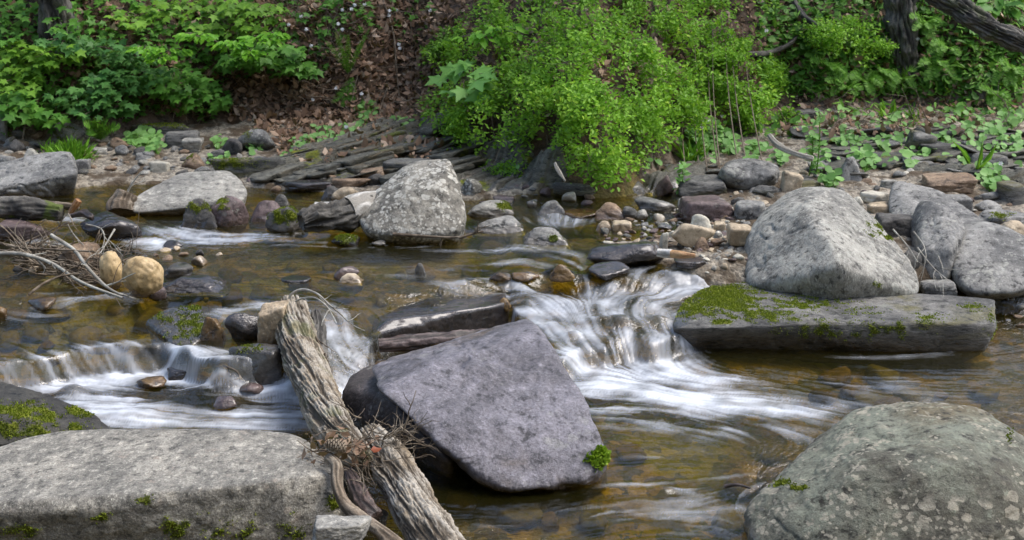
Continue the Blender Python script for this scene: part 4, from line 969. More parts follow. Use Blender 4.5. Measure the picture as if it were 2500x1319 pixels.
# ------------------------------------------------------------ plants
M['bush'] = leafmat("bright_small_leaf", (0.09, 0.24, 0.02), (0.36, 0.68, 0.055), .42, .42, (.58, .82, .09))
M['bush2'] = leafmat("mid_small_leaf", (0.084, 0.210, 0.017), (0.210, 0.448, 0.042), .35, .45)
M['maple'] = leafmat("maple_leaf", (0.072, 0.203, 0.029), (0.160, 0.392, 0.051), .35, .5, (.15, .33, .05))
M['maplebright'] = leafmat("fresh_maple_leaf", (0.150, 0.362, 0.075), (0.250, 0.525, 0.112), .35, .45)
M['beech'] = leafmat("beech_leaf", (0.143, 0.390, 0.026), (0.247, 0.546, 0.039), .4, .45)
M['round'] = leafmat("coltsfoot_leaf", (0.149, 0.333, 0.081), (0.276, 0.506, 0.149), .3, .5)
M['herb'] = leafmat("ground_leaf", (0.061, 0.176, 0.027), (0.162, 0.378, 0.054), .3, .5, (.17, .33, .06))
M['fern'] = leafmat("fern_leaf", (0.095, 0.257, 0.027), (0.216, 0.459, 0.054), .35, .5)
M['grassm'] = leafmat("grass_blade", (0.125, 0.325, 0.025), (0.250, 0.525, 0.050), .35, .5)
M['petal'] = leafmat("white_petal", (.75, .76, .78), (.85, .85, .86), .2, .6)
def bankY(px, py):
    return hit(px, py, G_L)
def inpoly(x, y, poly):
    return float(sdf_poly(np.array([[x]]), np.array([[y]]), poly)[0, 0])
def shrub(name, label, poly, nclump, nleaf, size, mat, seed, out=(.05, .35), cr=(.09, .17), group=None, stems=12, cat='shrub', shape='oval', flat=.5, tb=None, spray=True):
    """crown of many leafy sprays filling the picture outline POLY, standing out from the bank"""
    r = np.random.default_rng(seed); poly = np.array(poly, float)
    x0, y0 = poly.min(0); x1, y1 = poly.max(0)
    xs = r.uniform(x0, x1, nclump*12); ys = r.uniform(y0, y1, nclump*12)
    s = sdf_poly(xs[None], ys[None], poly)[0]; ok = s > 12; xs = xs[ok][:nclump]; ys = ys[ok][:nclump]; s = s[ok][:nclump]
    C = []; Rr = []
    for x, y, q in zip(xs, ys, s):
        h = bankY(x, y); o = r.uniform(*out)*(.35+.65*min(1, q/90)); Y = h[1]-o
        C.append(atY(x, y, Y)); Rr.append(r.uniform(*cr)*min(1, .35+q/90))
    C = np.array(C); Rr = np.array(Rr)
    hb = bankY((x0+x1)/2, y1-.25*(y1-y0)); bx, by = hb[0], hb[1]+.03
    base = np.array([bx, by, float(look(G_L, bx, by))])
    root = empty(name, base); tag(root, label, cat, group); PL.append(root)
    k = r.choice(len(C), nleaf, p=Rr**2/(Rr**2).sum())
    # sprays: each clump has twigs, leaves line both sides of each
    nt_ = 16
    td = r.normal(size=(len(C), nt_, 3)); td[:, :, 1] -= .5; td[:, :, 2] += .15; td /= np.linalg.norm(td, axis=2)[:, :, None]
    j = r.integers(nt_, size=nleaf); t = r.uniform(.15, 1, nleaf)**.7
    d = td[k, j]; droop = np.zeros((nleaf, 3)); droop[:, 2] = -.35*t*t
    P = C[k]+(d*t[:, None]+droop)*Rr[k][:, None]+r.normal(size=(nleaf, 3))*.018
    P[:, 1] = np.minimum(P[:, 1], 99)
    ok = pnoise(P, 4.5, seed+9)+.4*pnoise(P, 10, seed+4) > -.09
    P = P[ok]; d = d[ok]; t = t[ok]; nleaf = len(P)
    N = r.normal(size=(nleaf, 3))*.55+np.array([0, -.35, .9]); D = d+r.normal(size=(nleaf, 3))*.8
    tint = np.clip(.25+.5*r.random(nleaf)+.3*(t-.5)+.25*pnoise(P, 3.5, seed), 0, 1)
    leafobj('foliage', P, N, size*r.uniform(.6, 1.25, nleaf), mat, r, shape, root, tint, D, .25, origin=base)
    parts = []
    for i in r.choice(len(C), min(stems, len(C)), replace=False):
        h0 = np.array([C[i][0]*.92+bx*.08, by, 0]); h0[2] = min(float(look(G_L, h0[0], by)), C[i][2])-.03
        h0[1] += .08; mid = (h0+C[i])/2+[0, .10, .0]
        parts.append(tube(smooth_path([h0, mid, C[i]], 12), np.linspace(.0045, .0018, 12), 5))
        for q in range(5): parts += twigs(r, C[i], td[i, q], Rr[i], .0015, 0)
    V, Fc = joinm(parts); mesh_obj('stems', V-base, Fc, M['twig'], root, True, {'ridge': np.full(len(V), .5), 'moss': np.zeros(len(V))})
    return root
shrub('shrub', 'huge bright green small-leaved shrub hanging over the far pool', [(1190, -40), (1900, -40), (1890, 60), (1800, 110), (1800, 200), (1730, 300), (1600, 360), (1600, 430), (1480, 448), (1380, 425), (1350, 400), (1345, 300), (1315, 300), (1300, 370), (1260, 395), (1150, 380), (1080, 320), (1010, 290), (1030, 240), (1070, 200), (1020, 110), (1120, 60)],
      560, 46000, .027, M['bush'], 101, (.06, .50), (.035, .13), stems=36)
shrub('shrub', 'bushy green shrub right of the huge shrub above the round leaves', [(1680, 110), (1870, 60), (1920, 160), (1950, 250), (1975, 330), (1900, 350), (1820, 330), (1700, 330), (1640, 270), (1660, 180)],
      110, 14000, .026, M['bush'], 102, (.05, .3), (.07, .13), stems=20)
shrub('shrub', 'airy yellow green shrub in front of the grey trunk at the top right', [(1930, 70), (2080, 20), (2160, 60), (2240, 100), (2200, 130), (2120, 120), (2150, 160), (2060, 145), (1980, 110)],
      60, 3000, .024, M['bush'], 103, (.2, .45), (.06, .12), stems=12)
shrub('shrub', 'low bright green sprig over the layered rock left of the pool', [(1150, 390), (1240, 370), (1290, 400), (1300, 440), (1200, 445), (1170, 420)], 16, 1100, .018, M['bush'], 104, (.02, .05), (.04, .06), stems=4)
shrub('shrub', 'loose green shrub at the left side of the huge shrub', [(1020, 90), (1130, 20), (1200, 80), (1120, 180), (1100, 260), (1040, 290), (1000, 240)], 34, 2600, .024, M['bush2'], 105, (.05, .2), (.06, .1), stems=8)
shrub('shrub', 'small green herb bush on the slate at the foot of the right bank', [(2220, 345), (2280, 335), (2290, 390), (2240, 395)], 9, 520, .02, M['herb'], 106, (.02, .06), (.04, .06), stems=4)
M['maple2'] = leafmat('blue_green_leaf', (.05, .16, .04), (.13, .31, .07), .35, .5)
M['maple3'] = leafmat('yellow_green_leaf', (.10, .23, .02), (.22, .44, .04), .35, .5)
# maple saplings: flat layers of lobed leaves
def sapling(label, tiers, seed, mat='maple', size=.056, shape='maple', group=None, stem_to=None, name='maple_sapling', dens=1.15, out=(.05, .3)):
    r = np.random.default_rng(seed); P = []; N = []; D = []; hubs = []
    for (x, y, rx, ry, n) in tiers:
        h = bankY(x, y); n = int(n*dens)
        for _ in range(n):
            a = r.uniform(0, 6.28); q = math.sqrt(r.random()); xx = x+rx*q*math.cos(a); yy = y+ry*q*math.sin(a)
            hh = bankY(xx, yy); Y = hh[1]-r.uniform(*out); p = atY(xx, yy, Y)
            P.append(p); N.append(np.array([r.normal()*.28, -.45+r.normal()*.25, .85])); D.append(np.array([math.cos(a)+r.normal()*.4, -.8, -.25]))
        hubs.append(atY(x, y, h[1]-out[0]))
    if mat == 'maple': mat = ['maple', 'maple2', 'maple', 'maple3'][seed % 4]
    P = np.array(P); x, y = tiers[0][:2]
    sx = np.mean([q[0] for q in tiers]); base = bankY(sx, max(q[1]+q[3] for q in tiers)+10 if stem_to is None else stem_to)
    root = empty(name, base); PL.append(root); tag(root, label, 'sapling' if 'maple' in name else 'plant', group)
    leafobj('foliage', P, N, size*r.uniform(.65, 1.25, len(P)), M[mat], r, shape, root, None, np.array(D), .2, origin=base)
    parts = []
    for hb in hubs: parts.append(tube(smooth_path([base, (base+hb)/2+[0, .02, .03], hb], 10), np.linspace(.006, .003, 10), 6))
    for i in r.choice(len(P), min(40, len(P)), replace=False):
        hb = hubs[int(np.argmin([np.linalg.norm(P[i]-q) for q in hubs]))]; parts.append(tube([hb, (hb+P[i])/2+[0, 0, .01], P[i]], [.0025, .002, .0012], 4))
    V, Fc = joinm(parts); mesh_obj('stem', V-base, Fc, M['twig'], root, True, {'ridge': np.full(len(V), .5), 'moss': np.zeros(len(V))})
sapling('broad maple sapling in layered tiers at the middle of the left bank', [(280, 205, 90, 30, 110), (200, 235, 80, 24, 70), (330, 180, 90, 22, 80), (250, 265, 80, 22, 60)], 201)
sapling('maple sapling with low leaves right of the middle left sapling', [(450, 215, 80, 32, 110), (500, 245, 60, 25, 60), (420, 180, 60, 18, 40)], 202)
sapling('dense maple seedlings at the left edge of the bank', [(60, 150, 80, 30, 110), (40, 200, 70, 30, 80), (130, 130, 70, 24, 70), (20, 110, 50, 16, 40)], 203)
sapling('low maple seedlings above the left edge rock', [(60, 270, 60, 28, 70), (120, 290, 40, 18, 30), (30, 240, 50, 20, 40)], 204, size=.06)
sapling('maple sapling between the two trees on the upper left bank', [(250, 115, 90, 20, 70), (160, 100, 60, 24, 50), (330, 140, 80, 18, 60)], 205, size=.06)
sapling('maple seedlings over the eroded edge in the upper middle', [(660, 130, 90, 26, 70), (720, 165, 60, 18, 36), (600, 150, 60, 20, 40)], 206, size=.07)
sapling('maple sapling hanging in at the top of the left bank', [(480, 20, 130, 26, 120), (620, 30, 80, 26, 70), (340, 40, 70, 22, 50), (560, 70, 90, 20, 60)], 207, size=.055)
sapling('upper left corner sapling of small leaves', [(20, 30, 50, 30, 50), (160, 50, 40, 40, 44), (10, 80, 40, 20, 24)], 208, size=.055)
sapling('cluster of large pale lobed leaves in front of the huge shrub', [(1130, 190, 60, 45, 17)], 209, 'maplebright', .12, out=(.5, .62))
sapling('drooping branch of light palmate leaves at the upper left of the huge shrub', [(1210, 75, 70, 16, 24), (1170, 90, 50, 8, 10)], 210, 'beech', .07, 'oval', name='leafy_branch', out=(.45, .55))
sapling('fresh bright beech branch reaching across the upper left bank', [(480, 88, 44, 9, 60), (560, 108, 50, 10, 70), (610, 128, 30, 10, 50), (640, 95, 50, 9, 60), (670, 85, 30, 8, 30)], 211, 'beech', .05, 'oval', name='leafy_branch', out=(.4, .5))
sapling('lower beech branch under the bright one on the left bank', [(350, 118, 30, 8, 34), (410, 125, 50, 10, 60), (390, 140, 40, 8, 40)], 212, 'beech', .045, 'oval', name='leafy_branch', out=(.35, .45))
sapling('palmate leaves at the top right corner', [(2440, 10, 50, 18, 24), (2490, 30, 30, 14, 10)], 213, 'herb', .10, 'oval', name='leafy_branch', out=(.4, .5))
sapling('two broad glossy leaves over the right bank', [(2055, 262, 16, 8, 4)], 214, 'round', .10, 'oval', name='broad_leaf_plant', out=(.1, .12))
sapling('single leafy twig against the leaning trunk', [(2400, 66, 22, 6, 6)], 215, 'round', .06, 'oval', name='leafy_branch', out=(.5, .52))
# plants with round leaves close to the ground
def rosette(x, y, rx, ry, n, label, seed, size=.05, mat='round', group='round-leaved plants along the banks'):
    r = np.random.default_rng(seed); P = []; parts = []
    base = bankY(x, y+ry)
    for _ in range(n):
        a = r.uniform(0, 6.28); q = math.sqrt(r.random()); h = bankY(x+rx*q*math.cos(a), y+ry*q*math.sin(a)); p = h+np.array([0, 0, r.uniform(.015, .05)]); P.append(p)
        parts.append(tube([base-[0, 0, .005], base*.4+p*.6-[0, 0, .012], p], .0015, 4))
    P = np.array(P); root = empty('round_leaf_plant', base); PL.append(root); tag(root, label, 'plant', group)
    leafobj('leaves', P, np.array([0, -.45, .85])+r.normal(size=(n, 3))*.25, size*r.uniform(.6, 1.2, n), M[mat], r, 'round', root, None, None, .2, origin=base)
    V, Fc = joinm(parts); mesh_obj('stems', V-base, Fc, M['fern'], root, True, {'tint': np.full(len(V), .5)})
for i, a in enumerate([
    (350, 350, 42, 18, 44, 'leafy round-leaved rosette on the far left gravel', .05), (362, 378, 12, 5, 5, 'few round leaves below the leafy rosette', .045), (385, 372, 16, 8, 8, 'round leaves at the right foot of the leafy rosette', .045),
    (535, 400, 30, 10, 14, 'row of round leaves above the mossy ledge', .04), (622, 368, 18, 14, 12, 'round leaves in front of the big oval rock', .04), (530, 355, 22, 12, 10, 'small bright leaves left of the big oval rock', .04),
    (735, 360, 30, 12, 16, 'round leaves on the lower leaf litter slope', .045), (785, 340, 26, 22, 26, 'tall clump of round leaves over the bedrock', .045), (820, 355, 24, 14, 14, 'round leaves right of the tall clump on the bedrock', .045),
    (895, 285, 24, 22, 22, 'round leaves at the foot of the hanging ferns', .05), (865, 325, 36, 12, 18, 'loose round leaves in the middle of the bedrock', .045), (985, 312, 30, 10, 14, 'round leaves at the top end of the bedrock', .045), (1050, 350, 18, 10, 8, 'two or three round leaves under the huge shrub', .04),
    (705, 395, 14, 8, 7, 'round leaves at the low end of the bedrock', .035),
    (1720, 345, 45, 30, 60, 'dense patch of round leaves right of the huge shrub', .055), (1690, 375, 40, 14, 24, 'round leaves above the slate block', .05), (1775, 360, 36, 20, 24, 'round leaves behind the large oval rock', .055), (1850, 372, 26, 12, 12, 'round leaves at the root branch', .055),
    (1905, 395, 26, 12, 12, 'round leaves above the tan yellow stone', .05), (1830, 400, 20, 8, 8, 'round leaves at the left end of the large oval rock', .05), (2030, 450, 30, 14, 16, 'leaves just behind the peak of the tall boulder', .05), (2110, 405, 36, 16, 24, 'leaf clump right of the pointed stone', .05),
    (2220, 405, 28, 12, 7, 'broad pale round leaf with small ones on the right mud', .07), (2080, 355, 40, 14, 20, 'scattered round leaves under the right bank', .035), (2160, 360, 34, 12, 18, 'round leaves before the low slate step', .04), (2300, 350, 30, 14, 16, 'leaf clump at the end of the jutting slab', .04),
    (2400, 330, 50, 20, 34, 'round leaves under the dark overhang at the right', .05), (2460, 370, 36, 22, 30, 'round leaves right of the blue grey wedge rock', .045), (2420, 445, 32, 26, 32, 'bright round leaves before the blue grey wedge rock', .05), (2470, 300, 30, 18, 22, 'round leaves at the right edge of the overhang', .05),
    (1240, 425, 24, 10, 12, 'small round leaves in the sprig beside the pool', .03), (2185, 295, 30, 12, 14, 'round leaves between grass blades on the right bank', .045)]):
    rosette(*a[:4], int(a[4]*1.7), a[5], 300+i, a[6]*.74)
# ferns: arching fronds with paired leaflets
def fern(label, fronds, seed, mat='fern', group='ferns on the bank', wl=.035):
    r = np.random.default_rng(seed); P = []; D = []; N = []; S_ = []; parts = []; base = None
    for pts in fronds:
        w = smooth_path([atY(*q) for q in pts], 26)
        if base is None: base = w[0].copy()
        parts.append(tube(w, np.linspace(.003, .001, 26), 5)); T = np.gradient(w, axis=0)
        for i in range(2, 26):
            t = T[i]/np.linalg.norm(T[i]); s = np.cross(t, (0, -.8, .5)); s /= np.linalg.norm(s); L_ = wl*math.sin(math.pi*min(.98, (i+1)/27))**.7*1.25
            for sg in (-1, 1): P.append(w[i]); D.append(s*sg+t*.35); N.append(np.cross(t, s)+r.normal(size=3)*.15); S_.append(L_)
    root = empty('fern', base); PL.append(root); tag(root, label, 'fern', group)
    leafobj('fronds', P, N, np.array(S_), M[mat], r, 'leaflet', root, None, np.array(D), .1, origin=base)
    V, Fc = joinm(parts); mesh_obj('stalks', V-base, Fc, M['fern'], root, True, {'tint': np.full(len(V), .3)})
def fr(x, y, ends, dY=.12, droop=14):
    h = bankY(x, y)[1]; return [[(x, y, h-.03), ((x+ex)/2, (y+ey)/2-droop, h-.03-dY*.6), (ex, ey, h-.03-dY)] for ex, ey in ends]
fern('yellow green fern on the left gravel beside the round grey rock', fr(245, 342, [(205, 305), (215, 330), (260, 300), (292, 312), (232, 296)]), 1)
fern('tall upright fern on the leaf litter slope', fr(850, 180, [(795, 100), (818, 78), (890, 98), (902, 70), (850, 84), (835, 120)], .1, 6), 2, wl=.02)
fern('ferns hanging from the eroded edge above the bedrock', fr(860, 185, [(810, 250), (835, 262), (862, 250)], .06, -10), 3, wl=.025)
fern('small dark hanging fern in the hollow at the upper right', fr(1945, 50, [(1940, 105), (1960, 110), (1925, 95)], .05, -8), 4, wl=.025)
for i, (x, y) in enumerate([(2060, 215), (2150, 180), (2200, 190), (2290, 160), (2310, 120), (2260, 60), (2020, 165), (2110, 195), (2420, 235), (2470, 170)]):
    r = np.random.default_rng(400+i); e = [(x+r.uniform(-48, 48), y+r.uniform(-18, 42)) for _ in range(7)]
    fern(['broad fern left of the cluster under the grey trunk', 'fern under the foot of the grey trunk', 'fern touching the foot of the grey trunk', 'fern right of the grey trunk base', 'higher fern right of the grey trunk', 'fern between the grey trunk and the leaning trunk',
          'fern below the airy shrub', 'fern in the middle of the right bank', 'fern over the dark overhang', 'fern at the right edge below the leaning trunk'][i], fr(x, y, e, .16, 12), 410+i, wl=.03)
# grass tufts and flowers
def grass(x, y, w, h, n, label, seed):
    r = np.random.default_rng(seed); P = []; D = []; S_ = []
    b = bankY(x, y)
    for _ in range(n):
        q = bankY(x+r.normal()*w*.35, y+r.normal()*5); P.append(q); D.append([r.normal()*.5, -.1+r.normal()*.35, 1]); S_.append(h/F*7*r.uniform(.6, 1.2))
    root = tag(leafobj('grass_tuft', P, r.normal(size=(n, 3))+[0, -1, .2], S_, M['grassm'], r, 'blade', None, None, np.array(D), origin=b), label, 'grass tuft', 'grass tufts on the banks')
grass(178, 392, 40, 55, 170, 'bright grass tuft behind the angular left boulder', 1); grass(135, 375, 40, 34, 90, 'shorter grass left of the bright tuft', 2); grass(215, 385, 34, 20, 60, 'thin low grass right of the bright tuft', 3)
grass(2160, 290, 30, 50, 26, 'broad grass blades at the right bank', 4); grass(2235, 300, 26, 45, 18, 'narrow grass blades right of the broad ones', 5); grass(1685, 400, 30, 70, 40, 'thin tall grass at the left of the dense round leaves', 6); grass(2380, 420, 10, 90, 8, 'few long stems beside the wedge rock', 7)
def stem_plant(x, y, top, label, seed):
    r = np.random.default_rng(seed); b = bankY(x, y); a = atY(x+8, top, b[1]-.05); w = smooth_path([b, (a+b)/2+[.01, 0, 0], a], 20)
    root = empty('tall_herb', b); tag(root, label, 'plant'); V, Fc = tube(w, np.linspace(.004, .002, 20), 6); mesh_obj('stem', V-b, Fc, M['fern'], root, True, {'tint': np.full(len(V), .8)})
    i = r.integers(3, 20, 34); leafobj('leaves', w[i], r.normal(size=(34, 3))*.4+[0, -.4, .8], r.uniform(.02, .06, 34), M['round'], r, 'oval', root, None, r.normal(size=(34, 3))+[0, 0, .5], origin=b)
stem_plant(1992, 430, 272, 'tall single herb rising behind the tall boulder', 1); stem_plant(1975, 430, 330, 'shorter herb stem beside the tall single herb', 2); stem_plant(1658, 475, 400, 'thin upright herb at the slate block', 3)
def flower(x, y, i, label):
    h = bankY(x, y+14); c = atY(x, y, h[1]-.06); r = np.random.default_rng(i)
    root = empty('white_flower', h); tag(root, relabel(root, 'flower', 'small', 'white', PL), 'flower', 'small white flowers on the bank')
    n = 12; a = np.linspace(0, 6.28, n, endpoint=False); D = np.stack([np.cos(a), np.sin(a)*.5, np.sin(a)*.8], 1)
    leafobj('petals', np.repeat(c[None], n, 0), np.tile([0, -.8, .6], (n, 1))+r.normal(size=(n, 3))*.4, .014, M['petal'], r, 'oval', root, None, D, .1, origin=h)
    V, Fc = tube([h, (h+c)/2, c], .0012, 4); mesh_obj('stem', V-h, Fc, M['fern'], root, True, {'tint': np.full(len(V), .3)})
for i, (x, y) in enumerate([(1732, 295), (1714, 312), (1664, 399), (1763, 284), (1871, 75), (2240, 95), (883, 229), (845, 310), (974, 108), (976, 118), (950, 38), (866, 12), (836, 24), (951, 26), (890, 10), (968, 25), (858, 22), (1050, 26), (826, 58), (836, 72), (2443, 400), (820, 215), (764, 243), (705, 60), (735, 40), (748, 72), (760, 112)]):
    flower(x, y, i, '')
# ground cover that nobody could count
def cover(regions, n, size, mat, shape, seed, lift=(.0, .06)):
    r = np.random.default_rng(seed); wts = np.array([(q[2]-q[0])*(q[3]-q[1])*(q[4] if len(q) > 4 else 1) for q in regions], float); wts /= wts.sum(); P = []
    while len(P) < n:
        q = regions[r.choice(len(regions), p=wts)]; x = r.uniform(q[0], q[2]); y = r.uniform(q[1], q[3]); P.append((x, y))
    P = np.array(P); H = np.array([bankY(x, y) for x, y in P]); H[:, 2] += r.uniform(*lift, n); return H, r
H, r = cover([(1850, 130, 2500, 240, 2.0), (1850, 0, 2500, 140, 1.5), (1650, 300, 1950, 345, .5), (2300, 230, 2500, 300)], 2600, .06, None, 'round', 1)
tag(leafobj('undergrowth', H, np.array([0, -.5, .8])+r.normal(size=H.shape)*.35, r.uniform(.02, .05, len(H)), M['herb'], r, 'round'), 'undergrowth of heart-shaped leaves covering the right bank', 'undergrowth', kind='stuff')
H, r = cover([(1950, 290, 2500, 420), (1560, 380, 1760, 430, .6)], 230, .06, None, 'round', 9, (.02, .06))
tag(leafobj('undergrowth', H, np.array([0, -.5, .8])+r.normal(size=H.shape)*.3, r.uniform(.02, .045, len(H)), M['round'], r, 'round'), 'scattered small round leaves over the slate at the foot of the right bank', 'undergrowth', kind='stuff')
H, r = cover([(1850, 130, 2500, 255, 2), (1880, 0, 2500, 140, 1.2), (2050, 250, 2500, 300, .6)], 2200, .06, None, 'maple', 7, (.0, .09))
tag(leafobj('undergrowth', H, np.array([0, -.5, .8])+r.normal(size=H.shape)*.35, r.uniform(.03, .07, len(H)), M['fern'], r, 'leaflet'), 'undergrowth of pointed yellow green leaves on the right bank', 'undergrowth', kind='stuff')
H, r = cover([(0, 90, 560, 300), (0, 0, 900, 100, .6), (560, 100, 800, 200, .7), (0, 240, 130, 340), (780, 0, 1060, 120, .25)], 2100, .06, None, 'maple', 2, (.0, .1))
tag(leafobj('undergrowth', H, np.array([0, -.4, .85])+r.normal(size=H.shape)*.3, r.uniform(.03, .065, len(H)), M['maple'], r, 'maple'), 'undergrowth of small lobed seedlings covering the left bank', 'undergrowth', kind='stuff')
H, r = cover([(560, 0, 1100, 300, 1), (0, 0, 2500, 290, .35), (620, 280, 960, 340, 1.6), (1900, 290, 2400, 350, .5), (680, 330, 1100, 410, .9)], 9500, .05, None, 'dead', 3, (0, .035))
tag(leafobj('leaf_litter', H, np.array([0, -.4, .8])+r.normal(size=H.shape)*.55, r.uniform(.025, .07, len(H)), M['dead'], r, 'dead'), 'brown dead leaves covering the bank slope', 'leaf litter', kind='stuff')
H, r = cover([(560, 0, 1100, 300, 1), (1880, 240, 2480, 340, 1.2), (0, 280, 560, 330, 1)], 420, .05, None, 'dead', 4, (0, .05))
L = []
for h in H: L += twigs(r, h, (r.normal(), -.2, r.normal()*.5), r.uniform(.06, .28), r.uniform(.0012, .0035), 1, .4, 1)
twigobj('fallen_twigs', L, M['twig'], 'thin fallen twigs and roots strewn over the bank', 'twigs', 'stuff', seed=9)
H, r = cover([(-400, -420, 2900, -20)], 6500, .1, None, 'maple', 5, (0, .25))  # out of view, added so that the water reflects green
tag(leafobj('undergrowth', H, np.array([0, -.6, .7])+r.normal(size=H.shape)*.4, r.uniform(.08, .16, len(H)), M['maple'], r, 'maple'), 'added unseen undergrowth up the slope, greening the water reflections', 'undergrowth', kind='stuff')
# trees and roots on the bank
def tree(label, pts, rads, mat, seed, mossamt=.3):
    t = empty('tree', pts[0]); tag(t, label, 'tree'); under(log('trunk', pts, rads, M[mat], None, 160, 90, 14, .02, seed, parent=t, mossamt=mossamt), t)
    r = np.random.default_rng(seed); top = np.array(pts[-1]); L = []
    for i in range(4):
        a = r.uniform(0, 6.28); L.append(tube(smooth_path([top-[0, 0, .5+.2*i], top+[math.cos(a)*.5, math.sin(a)*.5, .2], top+[math.cos(a)*1.3, math.sin(a)*1.3, .6]], 14), np.linspace(.06, .02, 14), 8))
    V, Fc = joinm(L); mesh_obj('branches', V-np.array(pts[0]), Fc, M[mat], t, True, {'ridge': np.full(len(V), .6), 'moss': np.zeros(len(V))})
    n = 3200; a = r.normal(size=(n, 3)); a /= np.linalg.norm(a, axis=1)[:, None]; P = top+[0, 0, .7]+a*r.uniform(.4, 1, (n, 1))*[1.7, 1.7, .8]
    leafobj('crown', P, r.normal(size=(n, 3))+[0, 0, 1], r.uniform(.07, .12, n), M['maple'], r, 'maple', t, origin=np.array(pts[0]))
def col(x, y, dx, h): b = bankY(x, y); b[2] -= .1; return [b, b+[dx*.3, .05, h*.3], b+[dx, .1, h]]
def OB(*q):
    out = []
    for x, y, o in q: out.append(atY(x, y, bankY(x, y)[1]-o))
    return out
tree('grey brown tree trunk at the top left of the bank', col(140, 95, -.1, 3.6), [.10, .08, .07], 'barkgrey', 501)
tree('grey tree trunk leaning left above the ferns at the top right', col(2215, 150, -.45, 3.4), [.10, .08, .07], 'barkgrey', 502)
log('leaning_log', W3((2540, 130, 7.0), (2440, 80, 7.05), (2370, 40, 7.1), (2290, -15, 7.2), (2200, -80, 7.3)), [.05, .055, .058, .06, .06], M['barkgrey'], 'leaning lichen-grey trunk in the top right corner', 200, 80, 12, .015, 503, 'tree trunk', mossamt=.3)
log('root', OB((1795, 138, .0), (1830, 134, .05), (1880, 128, .06), (1930, 105, .05), (1960, 70, -.05)), [.012, .015, .015, .010], M['barkgrey'], 'bare grey root running out of the bank under the hollow', 60, 20, 5, .003, 504, 'root')
log('root', OB((1925, -30, .0), (1950, 25, .07), (1990, 62, .08), (2050, 90, .06), (2100, 120, -.05)), [.016, .02, .02, .012], M['barkgrey'], 'thick root curving down from the top into the airy shrub', 60, 24, 5, .004, 505, 'root')
log('root', W3((1878, 330, 6.35), (1900, 355, 6.28), (1940, 375, 6.2), (1985, 388, 6.15)), [.012, .015, .014, .012], M['twigpale'], 'pale curved dead branch lying below the bushy shrub', 60, 16, 4, .002, 506, 'branch')
log('root', W3((1355, 398, 6.0), (1362, 415, 5.95), (1380, 442, 5.9)), [.008, .011, .006], M['twigpale'], 'pale forked stick dipping towards the far pool', 30, 12, 4, .002, 507, 'stick')
for i, q in enumerate([((935, 0), (960, 80), (968, 170), (975, 245)), ((946, 215), (930, 260), (925, 300)), ((60, 310), (55, 340), (50, 365)), ((2025, 345), (2040, 300), (2100, 285)), ((2210, 330), (2200, 300), (2212, 280))]):
    pts = []
    for j, (x, y) in enumerate(q): h = bankY(x, y); pts.append(atY(x, y, h[1]-.06))
    br('branch', pts, .006, M['twig'], ['long thin bare sapling stem standing on the leaf litter slope', 'thin root hanging over the edge above the bedrock', 'thin pale twig at the left edge rock', 'bare twig crossing the foot of the right bank', 'short bare twig near the jutting slab'][i], seed=80+i, side=1)
for i, (b, m_, lb) in enumerate([((575, 195, 625, 250), 'brown', 'square brown rock jutting out of the eroded edge'), ((70, 20, 130, 110), 'slate', 'tall dark rock left of the top left trunk'), ((190, -20, 250, 40), 'grey', 'pale grey rock at the top right of the left trunk'), ((1935, 265, 2010, 300), 'slate', 'dark flat rock at the foot of the right bank'), ((1610, 330, 1660, 372), 'brown', 'brown stone in the shadow beside the dense round leaves')]):
    stone(b, m_, lb, 'block', z=float(bankY((b[0]+b[2])/2, b[3])[2]), bury=.15)

M['ledge'] = rockmat('ledge_stone', (.06, .06, .05), (.16, .155, .125), .1, stretch=(1, 1, 3), stain=(.115, .095, .06))
# ------------------------------------------------------------ layered bedrock
def ledge(name, poly, label, ang, seed, lift=.03, fr_=9.0, amp=.045, y0=430):
    Pw = np.array([hit(x, y, G_L)[:2] for x, y in poly]); x0, yy0 = Pw.min(0)-.1; x1, yy1 = Pw.max(0)+.1
    xs = np.arange(x0, x1, .008); ys = np.arange(yy0, yy1, .008); X, Y = np.meshgrid(xs, ys)
    sd = sdf_poly(X, Y, Pw); Q = XY3(X, Y); ca, sa = math.cos(ang), math.sin(ang)
    al = (X*ca+Y*sa); ac = (-X*sa+Y*ca)
    q = np.stack([al.ravel()*.9, ac.ravel()*3, np.zeros(X.size)], 1)
    wv = pnoise(q, 1.1, seed).reshape(X.shape)*.55+pnoise(np.stack([al.ravel()*2.5, ac.ravel()*8, np.zeros(X.size)], 1), 1.3, seed+2).reshape(X.shape)*.22
    z = 0
    for f_, a_ in ((fr_, 1), (fr_*2.3, .45)):
        t = ac*f_+wv*(1 if f_ == fr_ else 1.7); s = t-np.floor(t); h = np.sin(np.floor(t)*12.9)*.5+.5
        z = z+a_*amp*((1-s)*.9*sstep(0, .07, s)+1.1*h-.8*np.exp(-((s-.97)/.05)**2))
    z = look(G_L, X, Y)+lift*sstep(0, .12, sd)-.06*sstep(0.02, -.08, sd)+z*sstep(-.02, .08, sd)+.006*fbm(Q, 14, 3, seed).reshape(X.shape)
    nr, nc = X.shape; V = np.stack([X.ravel(), Y.ravel(), z.ravel()], 1); Fq = gridfaces(nr, nc); ok = (sd.ravel()[Fq] > -.06).all(1)
    b = np.array([Pw[:, 0].mean(), Pw[:, 1].mean(), .25])
    ms = np.clip(fbm(Q, 4, 3, seed+5)*2.2-.45, 0, 1)
    o = mesh_obj(name, V-b, Fq[ok], M['ledge'], None, True, {'moss': ms*.6, 'wet': 1-sstep(.02, .06, V[:, 2]-look(G_W, V[:, 0], V[:, 1]))}); o.location = b
    tag(o, label, 'bedrock'); return o
